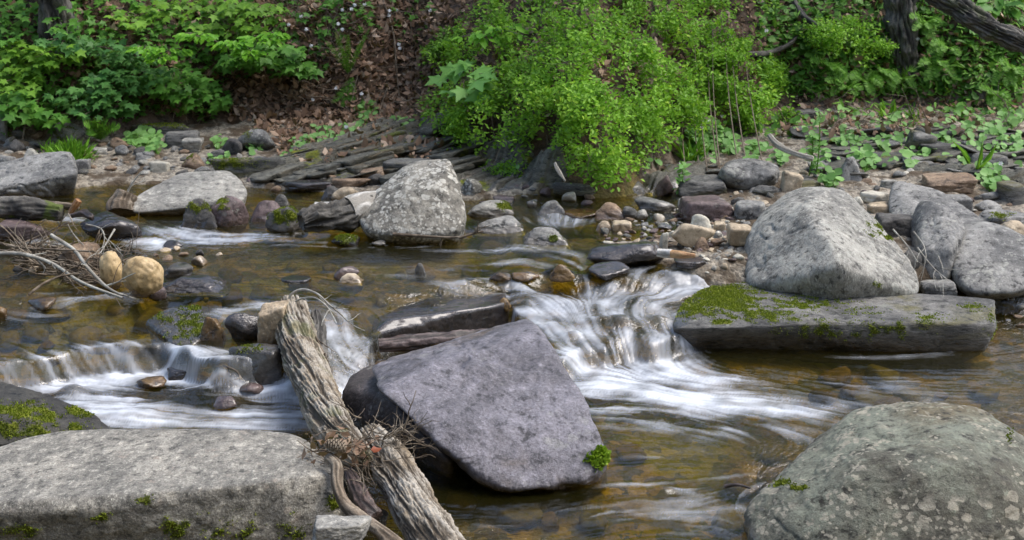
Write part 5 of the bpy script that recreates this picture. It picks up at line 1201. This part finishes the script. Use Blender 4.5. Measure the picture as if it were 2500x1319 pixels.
L1_ = ledge('bedrock_ledge', [(640, 440), (700, 385), (800, 350), (930, 300), (1060, 292), (1180, 330), (1320, 385), (1400, 430), (1330, 460), (1150, 468), (1000, 455), (850, 445)], 'slanting layered grey bedrock between the leaf litter and the far pool', 0.85, 601, -.02, 11.0, .03)
ledge('bedrock_ledge', [(1540, 470), (1620, 415), (1700, 400), (1740, 420), (1680, 450), (1620, 485)], 'low wet bedrock apron beside the slate block', 1.0, 602, .0, 9, .025)
L3_ = ledge('bedrock_ledge', [(1990, 420), (2020, 370), (2200, 340), (2500, 350), (2620, 420), (2500, 450), (2250, 420), (2100, 405)], 'broken layered bedrock at the foot of the right bank', 0.45, 603, -.085, 6, .05)
def plates(root, poly, n, ang, seed, ln=(.22, .6), wd=(.06, .15), th=(.018, .04), roll=.25):
    r = np.random.default_rng(seed); poly = np.array(poly, float); Pw = np.array([hit(x, y, G_L)[:2] for x, y in poly]); lo = Pw.min(0); hi = Pw.max(0); k = 0; t_ = 0
    while k < n and t_ < 4000:
        t_ += 1; x = r.uniform(lo[0], hi[0]); y = r.uniform(lo[1], hi[1])
        if inpoly(x, y, Pw) < .02: continue
        L_ = r.uniform(*ln); w_ = r.uniform(*wd); h_ = r.uniform(*th); a = ang+r.normal()*.17; ca, sa = math.cos(a), math.sin(a)
        z0 = float(look(G_L, x-ca*L_*.5, y-sa*L_*.5)); z1 = float(look(G_L, x+ca*L_*.5, y+sa*L_*.5)); z0, z1 = min(z0, z1+.1), min(z1, z0+.16)
        u = np.array([ca, sa, (z1-z0)/L_]); u /= np.linalg.norm(u); n_ = np.cross(u, np.cross((0, 0, 1.), u)); n_ /= np.linalg.norm(n_); s_ = np.cross(n_, u)
        q = roll+r.normal()*.08; n2 = n_*math.cos(q)+s_*math.sin(q); s2 = np.cross(n2, u)
        c = np.array([x, y, (z0+z1)/2+h_*.55+r.uniform(0, .012)])
        pts = [c+u*L_*.5*a_*r.uniform(.75, 1)+s2*w_*.5*b_*r.uniform(.6, 1)+n2*h_*.5*d_ for a_ in (-1, 1) for b_ in (-1, 1) for d_ in (-1, 1)]+[c+u*L_*.5*a_*.5+s2*w_*.55*b_+n2*h_*.5 for a_ in (-1, 1) for b_ in (-1, 1)]
        V, Fc = star_rock(np.array(pts), 4, 30, 1, seed+k, .02)
        ms = np.clip(fbm(V, 5, 2, seed)*2-.3, 0, 1)*.6
        o = mesh_obj('layer', V-np.array(root.location), Fc, M['ledge'], root, True, {'moss': ms, 'wet': 1-sstep(.01, .05, V[:, 2]-look(G_W, V[:, 0], V[:, 1]))}); k += 1
plates(L1_, [(650, 440), (700, 385), (800, 350), (930, 305), (1060, 300), (1130, 340), (1160, 400), (1180, 460), (1000, 455), (850, 445)], 62, .80, 701, (.14, .40), (.06, .22), (.010, .045), .12)
plates(L3_, [(1990, 420), (2010, 350), (2200, 320), (2500, 335), (2560, 430), (2250, 425), (2100, 410)], 34, .5, 702, (.10, .36), (.05, .16), (.010, .024), .10)

# ------------------------------------------------------------ ground
def ground():
    us = np.linspace(-1.75, 1.75, 900)
    Ys = np.concatenate([np.linspace(-8, 1.4, 60), np.arange(1.5, 5.2, .0085), np.arange(5.2, 9, .014), np.linspace(9.05, 26, 110)])
    U, Y = np.meshgrid(us, Ys); wid = np.where(Y > 1.5, .62*Y, .93+0*(Y)); far = np.clip(Y-8, 0, None)
    X = U*(wid*(1+.12*far)) if True else U
    X = np.where(Y < 1.5, U*(.93+(1.5-Y)*.9), U*(.62*Y*(1+.05*far)))
    Z = np.zeros_like(X)
    for a in range(0, len(Ys), 60): Z[a:a+60] = hland(X[a:a+60], Y[a:a+60])
    V = np.stack([X.ravel(), Y.ravel(), Z.ravel()], 1)
    sb = sdf_poly(X, Y, BANK).ravel(); sd = sdf_poly(X, Y, SHORE).ravel()
    alg = np.zeros(len(V)); px, py = proj(V)
    for (x, y, rx, ry) in [(230, 790, 240, 45), (1640, 1100, 170, 60), (620, 700, 200, 20), (1350, 610, 200, 30), (900, 640, 300, 30), (1480, 480, 200, 30), (2150, 890, 260, 20)]:
        c = hit(x, y, G_L); a = rx/F*c[1]; b = min(.6, ry/F*c[1]/.3); alg = np.maximum(alg, np.exp(-((V[:, 0]-c[0])/a)**2-((V[:, 1]-c[1])/b)**2))
    o = mesh_obj('ground', V, gridfaces(*X.shape), M['ground'], None, True, {'bank': sstep(-.02, .15, sb), 'land': sstep(-.03, .02, sd-.02), 'algae': alg}); tag(o, kind='structure')
def groundmat():
    m, t = newmat("earth_and_gravel"); k = NT(t); v = k.n("TexCoord").outputs['Object']; bank = k.attr("bank").outputs['Fac']; land = k.attr("land").outputs['Fac']
    wv = k.n('VectorMath', operation='ADD'); nz = k.n('TexNoise'); k.l(v, nz.inputs['Vector']); nz.inputs['Scale'].default_value = 22
    sc_ = k.n('VectorMath', operation='SCALE'); k.l(nz.outputs[1], sc_.inputs[0]); sc_.inputs['Scale'].default_value = .05; k.l(v, wv.inputs[0]); k.l(sc_.outputs[0], wv.inputs[1]); vo = k.voro(wv.outputs[0], 19); vo2 = k.voro(v, 60); n = k.noise(v, 4, 6, .6)
    sep = k.n("SeparateColor"); k.l(vo.outputs['Color'], sep.inputs[0]); sep2 = k.n("SeparateColor"); k.l(vo2.outputs['Color'], sep2.inputs[0])
    bed = k.mix(sep.outputs[0], (.055, .038, .008), (.28, .19, .028)); bed = k.mix(k.ramp(sep.outputs[1], .6, .9), bed, (.05, .05, .02)); bed = k.mix(k.ramp(n, .4, .6), bed, k.mix(.6, bed, (.07, .07, .015)))
    bed = k.mix(k.math('MULTIPLY', k.ramp(k.math('ADD', k.attr('algae').outputs['Fac'], k.math('MULTIPLY', k.math('SUBTRACT', n, .5), .8)), .3, .7), .7), bed, k.mix(sep.outputs[0], (.08, .085, .008), (.28, .25, .018)))
    gr = k.mix(sep2.outputs[0], (.11, .095, .075), (.42, .37, .29)); gr = k.mix(k.ramp(k.noise(v, 7, 5), .45, .6), gr, (.085, .06, .035))
    er = k.mix(k.ramp(k.noise(v, 18, 8, .7), .35, .65), (.028, .018, .011), (.11, .07, .042)); er = k.mix(k.ramp(sep.outputs[2], .55, .9), er, (.15, .095, .06))
    col = k.mix(land, bed, gr); col = k.mix(bank, col, er)
    b = k.n("BsdfPrincipled"); k.l(col, b.inputs['Base Color']); b.inputs['Roughness'].default_value = .85
    hgt = k.math('ADD', k.math('MULTIPLY', k.math('SUBTRACT', 1, vo2.outputs['Distance']), .6), k.noise(v, 60, 6, .7)); k.l(k.bump(hgt, .7, .015), b.inputs['Normal'])
    o = k.n("OutputMaterial"); k.l(b.outputs[0], o.inputs[0]); return m
M['ground'] = groundmat(); ground()

# ------------------------------------------------------------ water
def water():
    nu = 1150
    us = np.linspace(-1.5, 1.5, nu)
    Ys = np.concatenate([np.arange(1.9, 2.6, .02), np.arange(2.6, 5.0, .0085), np.arange(5.0, 7.4, .015), np.arange(7.4, 9.4, .05)])
    U, Y = np.meshgrid(us, Ys); X = U*.45*Y; shp = X.shape; Q = XY3(X, Y)
    # flow field on a regular grid: arrows given along the stream, bent round every rock
    gs = .02; ax = np.arange(-5, 5, gs); ay = np.arange(1.6, 9.6, gs); AX, AY = np.meshgrid(ax, ay)
    ARR = [(200, 780, .9, -.1), (0, 780, 1, .05), (100, 860, .35, 1), (250, 860, .4, 1), (380, 850, .5, 1), (480, 830, 1, .9), (200, 960, 1, .25), (330, 910, 1, .1), (500, 960, 1, .15), (650, 1000, 1, .03), (400, 1030, 1, 0), (100, 930, .9, .6),
           (600, 720, 1, .0), (300, 730, 1, .05), (900, 640, 1, .02), (500, 620, 1, .03), (1150, 640, 1, .08), (800, 740, 1, .3), (850, 800, -.3, 1), (830, 860, -.15, 1), (880, 920, 1, -.1), (1050, 760, 1, .02), (1200, 700, 1, .25),
           (1300, 690, .6, .5), (1350, 740, 1, .5), (1500, 700, -.2, .5), (1600, 720, -.6, .5), (1700, 680, -1, .3), (1450, 770, .2, 1), (1400, 840, 0, 1), (1520, 830, .1, 1), (1620, 840, -.2, 1), (1420, 900, 1, .25), (1600, 930, 1, .25), (1800, 960, 1, .18),
           (2000, 1010, 1, .15), (2200, 900, 1, .03), (1500, 1000, 1, .12), (1700, 1060, 1, .1), (1600, 1150, .8, .05), (1900, 1120, -.6, .5), (1750, 1180, .9, -.25), (1500, 1220, 1, .1), (1200, 1260, 1, .05), (1400, 1290, 1, -.1), (1700, 1280, 1, 0),
           (1300, 520, .6, .5), (1400, 520, -.6, .5), (1300, 600, .8, .1), (1650, 500, -1, .1), (400, 560, .8, .5), (350, 590, 1, .1), (600, 580, 1, .05), (100, 550, 1, .1), (2400, 820, -.3, .1), (700, 470, .8, .1), (1500, 450, -.5, 0)]
    AW = []
    for (x, y, dx, dy) in ARR:
        p = hit(x, y, G_W); q = hit(x+dx*10, y+dy*10, G_W); d = q[:2]-p[:2]; AW.append((p[0], p[1], *(d/np.linalg.norm(d))))
    AW = np.array(AW); vx = np.zeros(AX.shape); vy = np.zeros(AX.shape); ww = np.zeros(AX.shape)
    for a in AW:
        w = 1/((AX-a[0])**2+((AY-a[1])*.8)**2+.01)**1.6; vx += w*a[2]; vy += w*a[3]; ww += w
    vx /= ww; vy /= ww
    for o in RK:   # keep the flow off the rocks
        co = np.array([v.co[:] for v in o.data.vertices]) if len(o.data.vertices) < 3000 else None
        if co is None:
            co = np.empty(len(o.data.vertices)*3, np.float32); o.data.vertices.foreach_get("co", co); co = co.reshape(-1, 3)
        co = co+np.array(o.location); lv = look(G_W, co[:, 0], co[:, 1]); s = np.abs(co[:, 2]-lv) < .03
        if s.sum() < 6: continue
        c = co[s, :2].mean(0); rr = np.maximum(co[s, :2].std(0)*1.5, .02)
        dx = (AX-c[0])/rr[0]; dy = (AY-c[1])/rr[1]; d2 = np.sqrt(dx*dx+dy*dy)+1e-6; nx = dx/d2/rr[0]; ny = dy/d2/rr[1]; l = np.hypot(nx, ny); nx /= l; ny /= l
        f = np.exp(-np.clip(d2-1, 0, None)*2.2); vn = vx*nx+vy*ny; k = f*np.where(vn < 0, 1.0, .55); vx -= vn*nx*k; vy -= vn*ny*k
    vx += .10*pnoise(XY3(AX, AY), 4, 3).reshape(AX.shape); vy += .10*pnoise(XY3(AX, AY), 4, 8).reshape(AX.shape)
    l = np.hypot(vx, vy)+1e-6; vx /= l; vy /= l
    # froth sources; the broad faint ones paint a pale surface sheen
    fs = np.zeros(AX.shape)
    FO = [(1400, 805, 50, 16, .25), (1500, 820, 120, 20, .35), (1620, 830, 30, 30, .7), (1380, 880, 40, 14, .7), (1450, 885, 90, 16, 1.25), (1560, 880, 70, 10, 1.0), (1500, 915, 120, 20, 1.1), (1640, 865, 30, 12, .9), (1420, 930, 60, 30, .8), (1600, 960, 140, 20, .55), (1460, 990, 80, 14, .5), (1800, 985, 140, 14, .4), (1680, 930, 90, 18, .45),
          (1230, 710, 60, 16, .7), (1310, 720, 80, 14, .75), (1290, 765, 50, 14, .9), (1370, 790, 70, 12, .8), (1440, 780, 50, 20, .55), (1560, 700, 120, 10, .5), (1680, 690, 80, 14, .55), (1740, 690, 40, 12, .6), (1500, 730, 90, 16, .4), (1600, 750, 70, 14, .35), (1400, 690, 60, 8, .8), (1480, 692, 60, 6, .8), (1640, 668, 70, 8, .35), (1340, 640, 140, 5, .3), (1560, 665, 50, 8, .45),
          (830, 790, 50, 30, .35), (840, 860, 46, 36, .45), (870, 905, 40, 14, .9), (830, 925, 60, 14, 1.0), (900, 930, 60, 8, .7), (700, 735, 80, 6, .25), (1110, 700, 60, 8, .25),
          (60, 930, 80, 16, .75), (160, 935, 60, 18, 1.0), (190, 965, 40, 14, 1.5), (260, 915, 60, 12, .9), (340, 890, 90, 12, 1.15), (480, 880, 60, 14, 1.0), (530, 895, 40, 16, .8), (200, 1000, 80, 16, .8), (300, 1030, 160, 10, .55), (520, 1010, 120, 8, .5), (650, 960, 90, 14, .5), (720, 940, 50, 16, .7), (600, 1040, 140, 8, .3), (700, 1010, 60, 10, .35), (420, 940, 60, 12, .4),
          (150, 890, 200, 20, .22), (320, 865, 120, 14, .22), (340, 590, 60, 6, 1.0), (290, 600, 30, 6, .7), (430, 578, 80, 6, .5), (520, 590, 90, 8, .4), (620, 575, 60, 6, .25), (430, 552, 20, 10, .6), (380, 560, 40, 6, .6), (60, 745, 30, 16, .4), (200, 730, 100, 6, .3), (560, 755, 90, 5, .5), (620, 905, 50, 25, .35), (640, 930, 50, 10, .6),
          (1330, 530, 80, 6, .3), (1400, 520, 60, 6, .35), (900, 600, 140, 6, .15), (1150, 610, 120, 6, .2), (80, 590, 60, 5, .4), (140, 530, 50, 6, .3), (1630, 1210, 20, 10, .5), (1600, 1120, 80, 5, .15), (1700, 1170, 80, 5, .25), (1510, 1190, 50, 6, .25), (1980, 640, 100, 10, .2), (2080, 870, 120, 5, .15), (1650, 1010, 260, 30, .22), (1500, 1280, 260, 24, .13), (1750, 1230, 200, 16, .13), (1200, 1280, 140, 14, .10), (2000, 930, 200, 16, .10), (1500, 620, 160, 8, .15), (900, 660, 300, 12, .07), (650, 590, 200, 8, .1), (1480, 750, 160, 30, .2), (1300, 740, 100, 20, .3)]
    for (x, y, rx, ry, s) in FO:
        p = hit(x, y, G_W); D = p[1]; a = rx/F*D; b = ry/F*D/math.sin(math.atan2(CH-p[2], D)); b = min(b, .5)
        if y > 862: s *= 1.25 if x > 1200 else 1.35
        fs += s*np.exp(-(((AX-p[0])/a)**2+((AY-p[1])/b)**2)*.8)
    def gl(G, x, y):
        i = np.clip(((x-ax[0])/gs+.5).astype(np.int32), 0, len(ax)-1); j = np.clip(((y-ay[0])/gs+.5).astype(np.int32), 0, len(ay)-1); return G[j, i]
    def gb(G, x, y):
        fx = np.clip((x-ax[0])/gs, 0, len(ax)-1.01); fy = np.clip((y-ay[0])/gs, 0, len(ay)-1.01); i = fx.astype(np.int32); j = fy.astype(np.int32); a = fx-i; b = fy-j
        return G[j, i]*(1-a)*(1-b)+G[j, i+1]*a*(1-b)+G[j+1, i]*(1-a)*b+G[j+1, i+1]*a*b
    # noise images
    ns = .004; rr = np.random.default_rng(3); bx = np.arange(-5, 5, ns); by = np.arange(1.6, 9.6, ns); sh = (len(by), len(bx))
    def blur(A, k):
        for ax_ in (0, 1):
            c = np.cumsum(np.concatenate([np.take(A, range(-k-1, 0), axis=ax_), A, np.take(A, range(0, k), axis=ax_)], axis=ax_), axis=ax_)
            n_ = A.shape[ax_]; A = (np.take(c, range(2*k+1, 2*k+1+n_), axis=ax_)-np.take(c, range(0, n_), axis=ax_))/(2*k+1)
        return A
    w1 = rr.random(sh).astype(np.float32); imgs = []
    for k in (1, 3, 8): A = blur(blur(w1, k), k) if k > 1 else blur(w1, 1); A = (A-A.mean())/A.std(); imgs.append(A.astype(np.float32)); w1 = rr.random(sh).astype(np.float32)
    x = X.ravel().copy(); y = Y.ravel().copy(); acc = [np.zeros(x.size) for _ in imgs]; fa = np.zeros(x.size); fw = 0
    stp = .008
    for sgn in (-1, 1):
        x = X.ravel().copy(); y = Y.ravel().copy(); n_ = 24 if sgn < 0 else 10
        for i in range(n_):
            a = gb(vx, x, y); b = gb(vy, x, y); x += sgn*a*stp; y += sgn*b*stp
            ii = np.clip(((x-bx[0])/ns).astype(np.int32), 0, sh[1]-1); jj = np.clip(((y-by[0])/ns).astype(np.int32), 0, sh[0]-1)
            for q, A in enumerate(imgs): acc[q] += A[jj, ii]
            if sgn < 0: wgt = math.exp(-i/22); fa += wgt*gb(fs, x, y); fw += wgt
    fa /= fw
    L1, L2, L3 = [(a-a.mean())/a.std() for a in acc]
    streak = .35*L1+.55*L2+.75*L3
    H = hwater(X, Y).ravel()
    d = .06; slope = np.hypot(*np.gradient(H.reshape(shp), Ys, us, edge_order=1)[:1], 0).ravel() if False else np.abs(np.gradient(H.reshape(shp), Ys, axis=0)).ravel()
    fall = sstep(.35, 1.1, slope); turb = np.clip(fa*2.2+.3, 0, 1)
    foam_sheen = np.clip(fa*(1.0+.42*streak*(1-.55*np.clip(fa, 0, 1)))+.07*(streak-.3)*np.clip(fa*6, 0, 1), 0, 1.4)
    pat = np.clip(.5+1.4*pnoise(Q*[.5, 1, 1], 2.6, 41), 0, 1.3)
    up = sstep(0, .12, Y.ravel()-lipY(LIP1, X.ravel()))*sstep(-.1, .15, X.ravel()); foam_sheen = foam_sheen*(1-.42*up)
    foam_sheen = foam_sheen+.075*pat*np.clip(.5+.55*streak, 0, 2)*np.clip(.35+turb, 0, 1)  # pale sheen and soft reflections painted into the white, in patches and streaks
    foam_sheen = 1-np.exp(-1.35*foam_sheen)
    foam_sheen = foam_sheen*(1-.55*fall)
    lf = 1-.35*sstep(-.3, -.6, X.ravel())
    foam_sheen = np.maximum(foam_sheen*(1-fall*(1-lf)), lf*fall*np.where(X.ravel() < -.3, np.clip(.34+.13*L2+.12*L1, .05, .7), np.clip(.16+.12*L2+.08*L1+.26*L3, 0.02, .7)))
    cl = fbm(Q*[.6, 1, 1], 9, 3, 55); foam_sheen = foam_sheen*np.clip(.84+.10*L1+.08*L2, .4, 1)*np.clip(.92+.75*cl, .3, 1.1)
    chop = pnoise(Q*[1, 1.0, 1], 13, 4)*.5+pnoise(Q, 30, 6)*.3
    amp = np.interp(Y.ravel(), [2, 4, 7], [.9, 1, .8])
    disp = amp*(.0006*L2+.0014*L3)*(.45+turb)*(1-.6*fall)+.0058*chop*(.5+turb)+.0004*L1
    Z = H+disp
    V = np.stack([X.ravel(), Y.ravel(), Z], 1)
    # drop what lies well inside dry land
    sd = sdf_poly(X, Y, SHORE).ravel(); Fq = gridfaces(*shp); ok = (sd[Fq] < .35).any(1)
    o = mesh_obj('water', V, Fq[ok], M['water'], None, True, {'foam_sheen': foam_sheen, 'fine': np.clip(.5+.2*L1+.15*L2, 0, 1), 'ripple': np.clip(.35+1.5*pnoise(Q*[.6, 1, 1], 2.2, 47), .15, 1.2)}); tag(o, kind='structure')
def watermat():
    m, t = newmat("stream_water"); k = NT(t); v = k.n("TexCoord").outputs['Object']
    foam_sheen = k.attr("foam_sheen").outputs['Fac']; fine = k.attr("fine").outputs['Fac']
    mp = k.n("Mapping"); k.l(v, mp.inputs[0]); mp.inputs['Scale'].default_value = (1, 1.6, 1)
    h = k.math('ADD', k.math('MULTIPLY', k.noise(mp.outputs[0], 42, 3, .55, .8), .8), k.math('MULTIPLY', fine, .9))
    h = k.math('MULTIPLY', h, k.attr('ripple').outputs['Fac'])
    nb = k.bump(h, .60, .014)
    tr = k.n("BsdfTransparent"); tr.inputs[0].default_value = (.83, .745, .33, 1)
    gl = k.n("BsdfGlossy"); gl.inputs['Roughness'].default_value = .15; gl.inputs[0].default_value = (.95, .96, 1, 1); k.l(nb, gl.inputs['Normal'])
    fr_ = k.n("Fresnel"); fr_.inputs[0].default_value = 1.38; k.l(nb, fr_.inputs['Normal'])
    mx = k.n("MixShader"); k.l(k.math('MINIMUM', k.math('ADD', k.math('MULTIPLY', fr_.outputs[0], 1.15), .01), 1), mx.inputs[0]); k.l(tr.outputs[0], mx.inputs[1]); k.l(gl.outputs[0], mx.inputs[2])
    # a little suspended silt so that the water has a body
    df = k.n("BsdfDiffuse"); df.inputs[0].default_value = (.075, .068, .012, 1)
    m1 = k.n("MixShader"); m1.inputs[0].default_value = .08; k.l(mx.outputs[0], m1.inputs[1]); k.l(df.outputs[0], m1.inputs[2])
    fo = k.n("BsdfPrincipled"); fo.inputs['Base Color'].default_value = (.80, .85, .92, 1); fo.inputs['Roughness'].default_value = .35; fo.inputs['Subsurface Weight'].default_value = 0
    m2 = k.n("MixShader"); k.l(k.ramp(foam_sheen, .06, .98, False), m2.inputs[0]); k.l(m1.outputs[0], m2.inputs[1]); k.l(fo.outputs[0], m2.inputs[2])
    o = k.n("OutputMaterial"); k.l(m2.outputs[0], o.inputs[0]); return m
M['water'] = watermat(); water()
